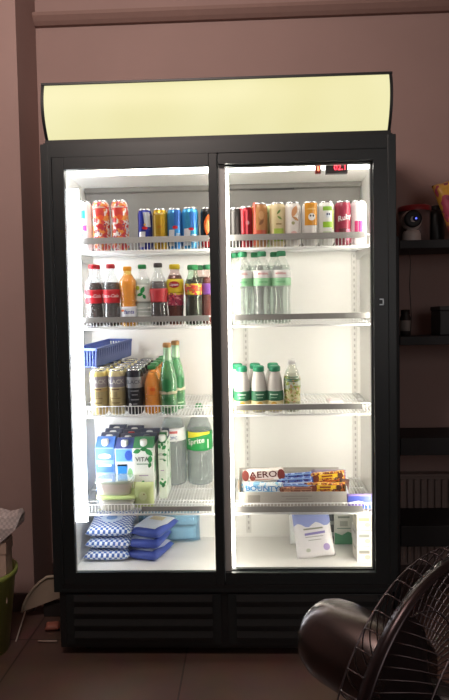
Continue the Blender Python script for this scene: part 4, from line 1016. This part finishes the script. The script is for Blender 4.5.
for r, zz in ((.062, -.062), (.12, -.060), (RG*1.02, -.034)): tube(bm, [(r*math.cos(2*PI*i/72), r*math.sin(2*PI*i/72), zz) for i in range(72)], .0013, 5, True)
fobj('rear_guard', bm, wirem)
bm = BM(); NW = 84
for i in range(NW):
    a = 2*PI*i/NW; pts = []
    for j in range(10):
        t_ = j/9; r = .04+(RG-.04)*t_; zz = .062*(1-t_**2.4)+.004; b3 = a-.5*(1-t_)
        pts.append((r*math.cos(b3), r*math.sin(b3), zz))
    tube(bm, pts, .0009, 4)
for r in (.045, .10, .155): tube(bm, [(r*math.cos(2*PI*i/72), r*math.sin(2*PI*i/72), .062*(1-((r-.04)/(RG-.04))**2.4)+.004) for i in range(72)], .0014, 5, True)
fobj('front_guard', bm, wirem)
bm = BM(); lathe(bm, [(.0001, .060), (.042, .060), (.044, .066), (.034, .072), (.0001, .074)], 28, close=False); fobj('center_badge', bm, chrome)
bm = BM(); lathe(bm, [(.0001, -.05), (.03, -.05), (.034, -.03), (.034, .02), (.026, .034), (.0001, .038)], 28, close=False); fobj('hub', bm, dark)
for k in range(4):
    bm = BM(); a0 = k*PI/2+.5; G = []
    for i in range(9):
        t_ = i/8; r = .03+.16*t_; wd = .28+.34*math.sin(PI*min(1, t_*.85+.1))
        row = []
        for j in range(7):
            s = j/6-.5; aa = a0+s*wd*1.7+.35*t_
            row.append(bm.verts.new((r*math.cos(aa), r*math.sin(aa), -.012+s*.045*(1-.3*t_))))
        G.append(row)
    for i in range(8):
        for j in range(6): bm.faces.new((G[i][j], G[i+1][j], G[i+1][j+1], G[i][j+1])).smooth = True
    ret = bmesh.ops.solidify(bm, geom=bm.faces[:], thickness=.0018)
    fobj('fan_blade', bm, P('#4a4042', .3, .7, name='blade_metal'))
bm = BM(); Rm = .069
prof = [(.0001, -.056), (.058, -.056), (.065, -.060), (Rm, -.072), (Rm, -.205), (.0665, -.225), (.059, -.244), (.045, -.258), (.026, -.266), (.0001, -.268)]
lathe(bm, prof, 48, close=False); mh = fobj('motor_housing', bm, chrome); mh.matrix_local = Matrix.Translation((0, 0, .014)) @ Mh
bm = BM(); lathe(bm, [(Rm+.0004, -.080), (Rm+.002, -.082), (Rm+.002, -.090), (Rm+.0004, -.092)], 48, close=False); o = fobj('housing_ring', bm, chrome)
# neck bracket, pole, base in world-aligned coordinates round the fan's foot
hz = back.z
bm = BM(); box(bm, -.026, .026, -.03, .03, hz-.14, hz-.045, .006); tube(bm, [(-.034, 0, hz-.10), (.034, 0, hz-.10)], .012, 12); obj('tilt_bracket', bm, dark, fan)
bm = BM(); lathe(bm, [(.013, .02), (.013, hz-.13)], 20); obj('pole', bm, chrome, fan)
bm = BM(); lathe(bm, [(.018, .30), (.021, .305), (.021, .35), (.016, .36)], 20); obj('height_collar', bm, dark, fan)
bm = BM(); lathe(bm, [(.0001, 0), (.175, 0), (.18, .006), (.17, .018), (.06, .028), (.03, .05), (.02, .07), (.0001, .07)], 48, close=False); obj('fan_base', bm, dark, fan)

# everything standing on a shelf follows its slope
for o in list(sc.objects):
    if o.parent is None and 'category' in o and abs(o.location.x) < .56 and .1 < o.location.y < .5 and .45 < o.location.z < 1.7:
        rx_ = Matrix.Rotation(KT, 3, 'X') @ o.rotation_euler.to_matrix()
        o.rotation_euler = rx_.to_euler()
        o.location.z += KT*(o.location.y-.108)+.0006
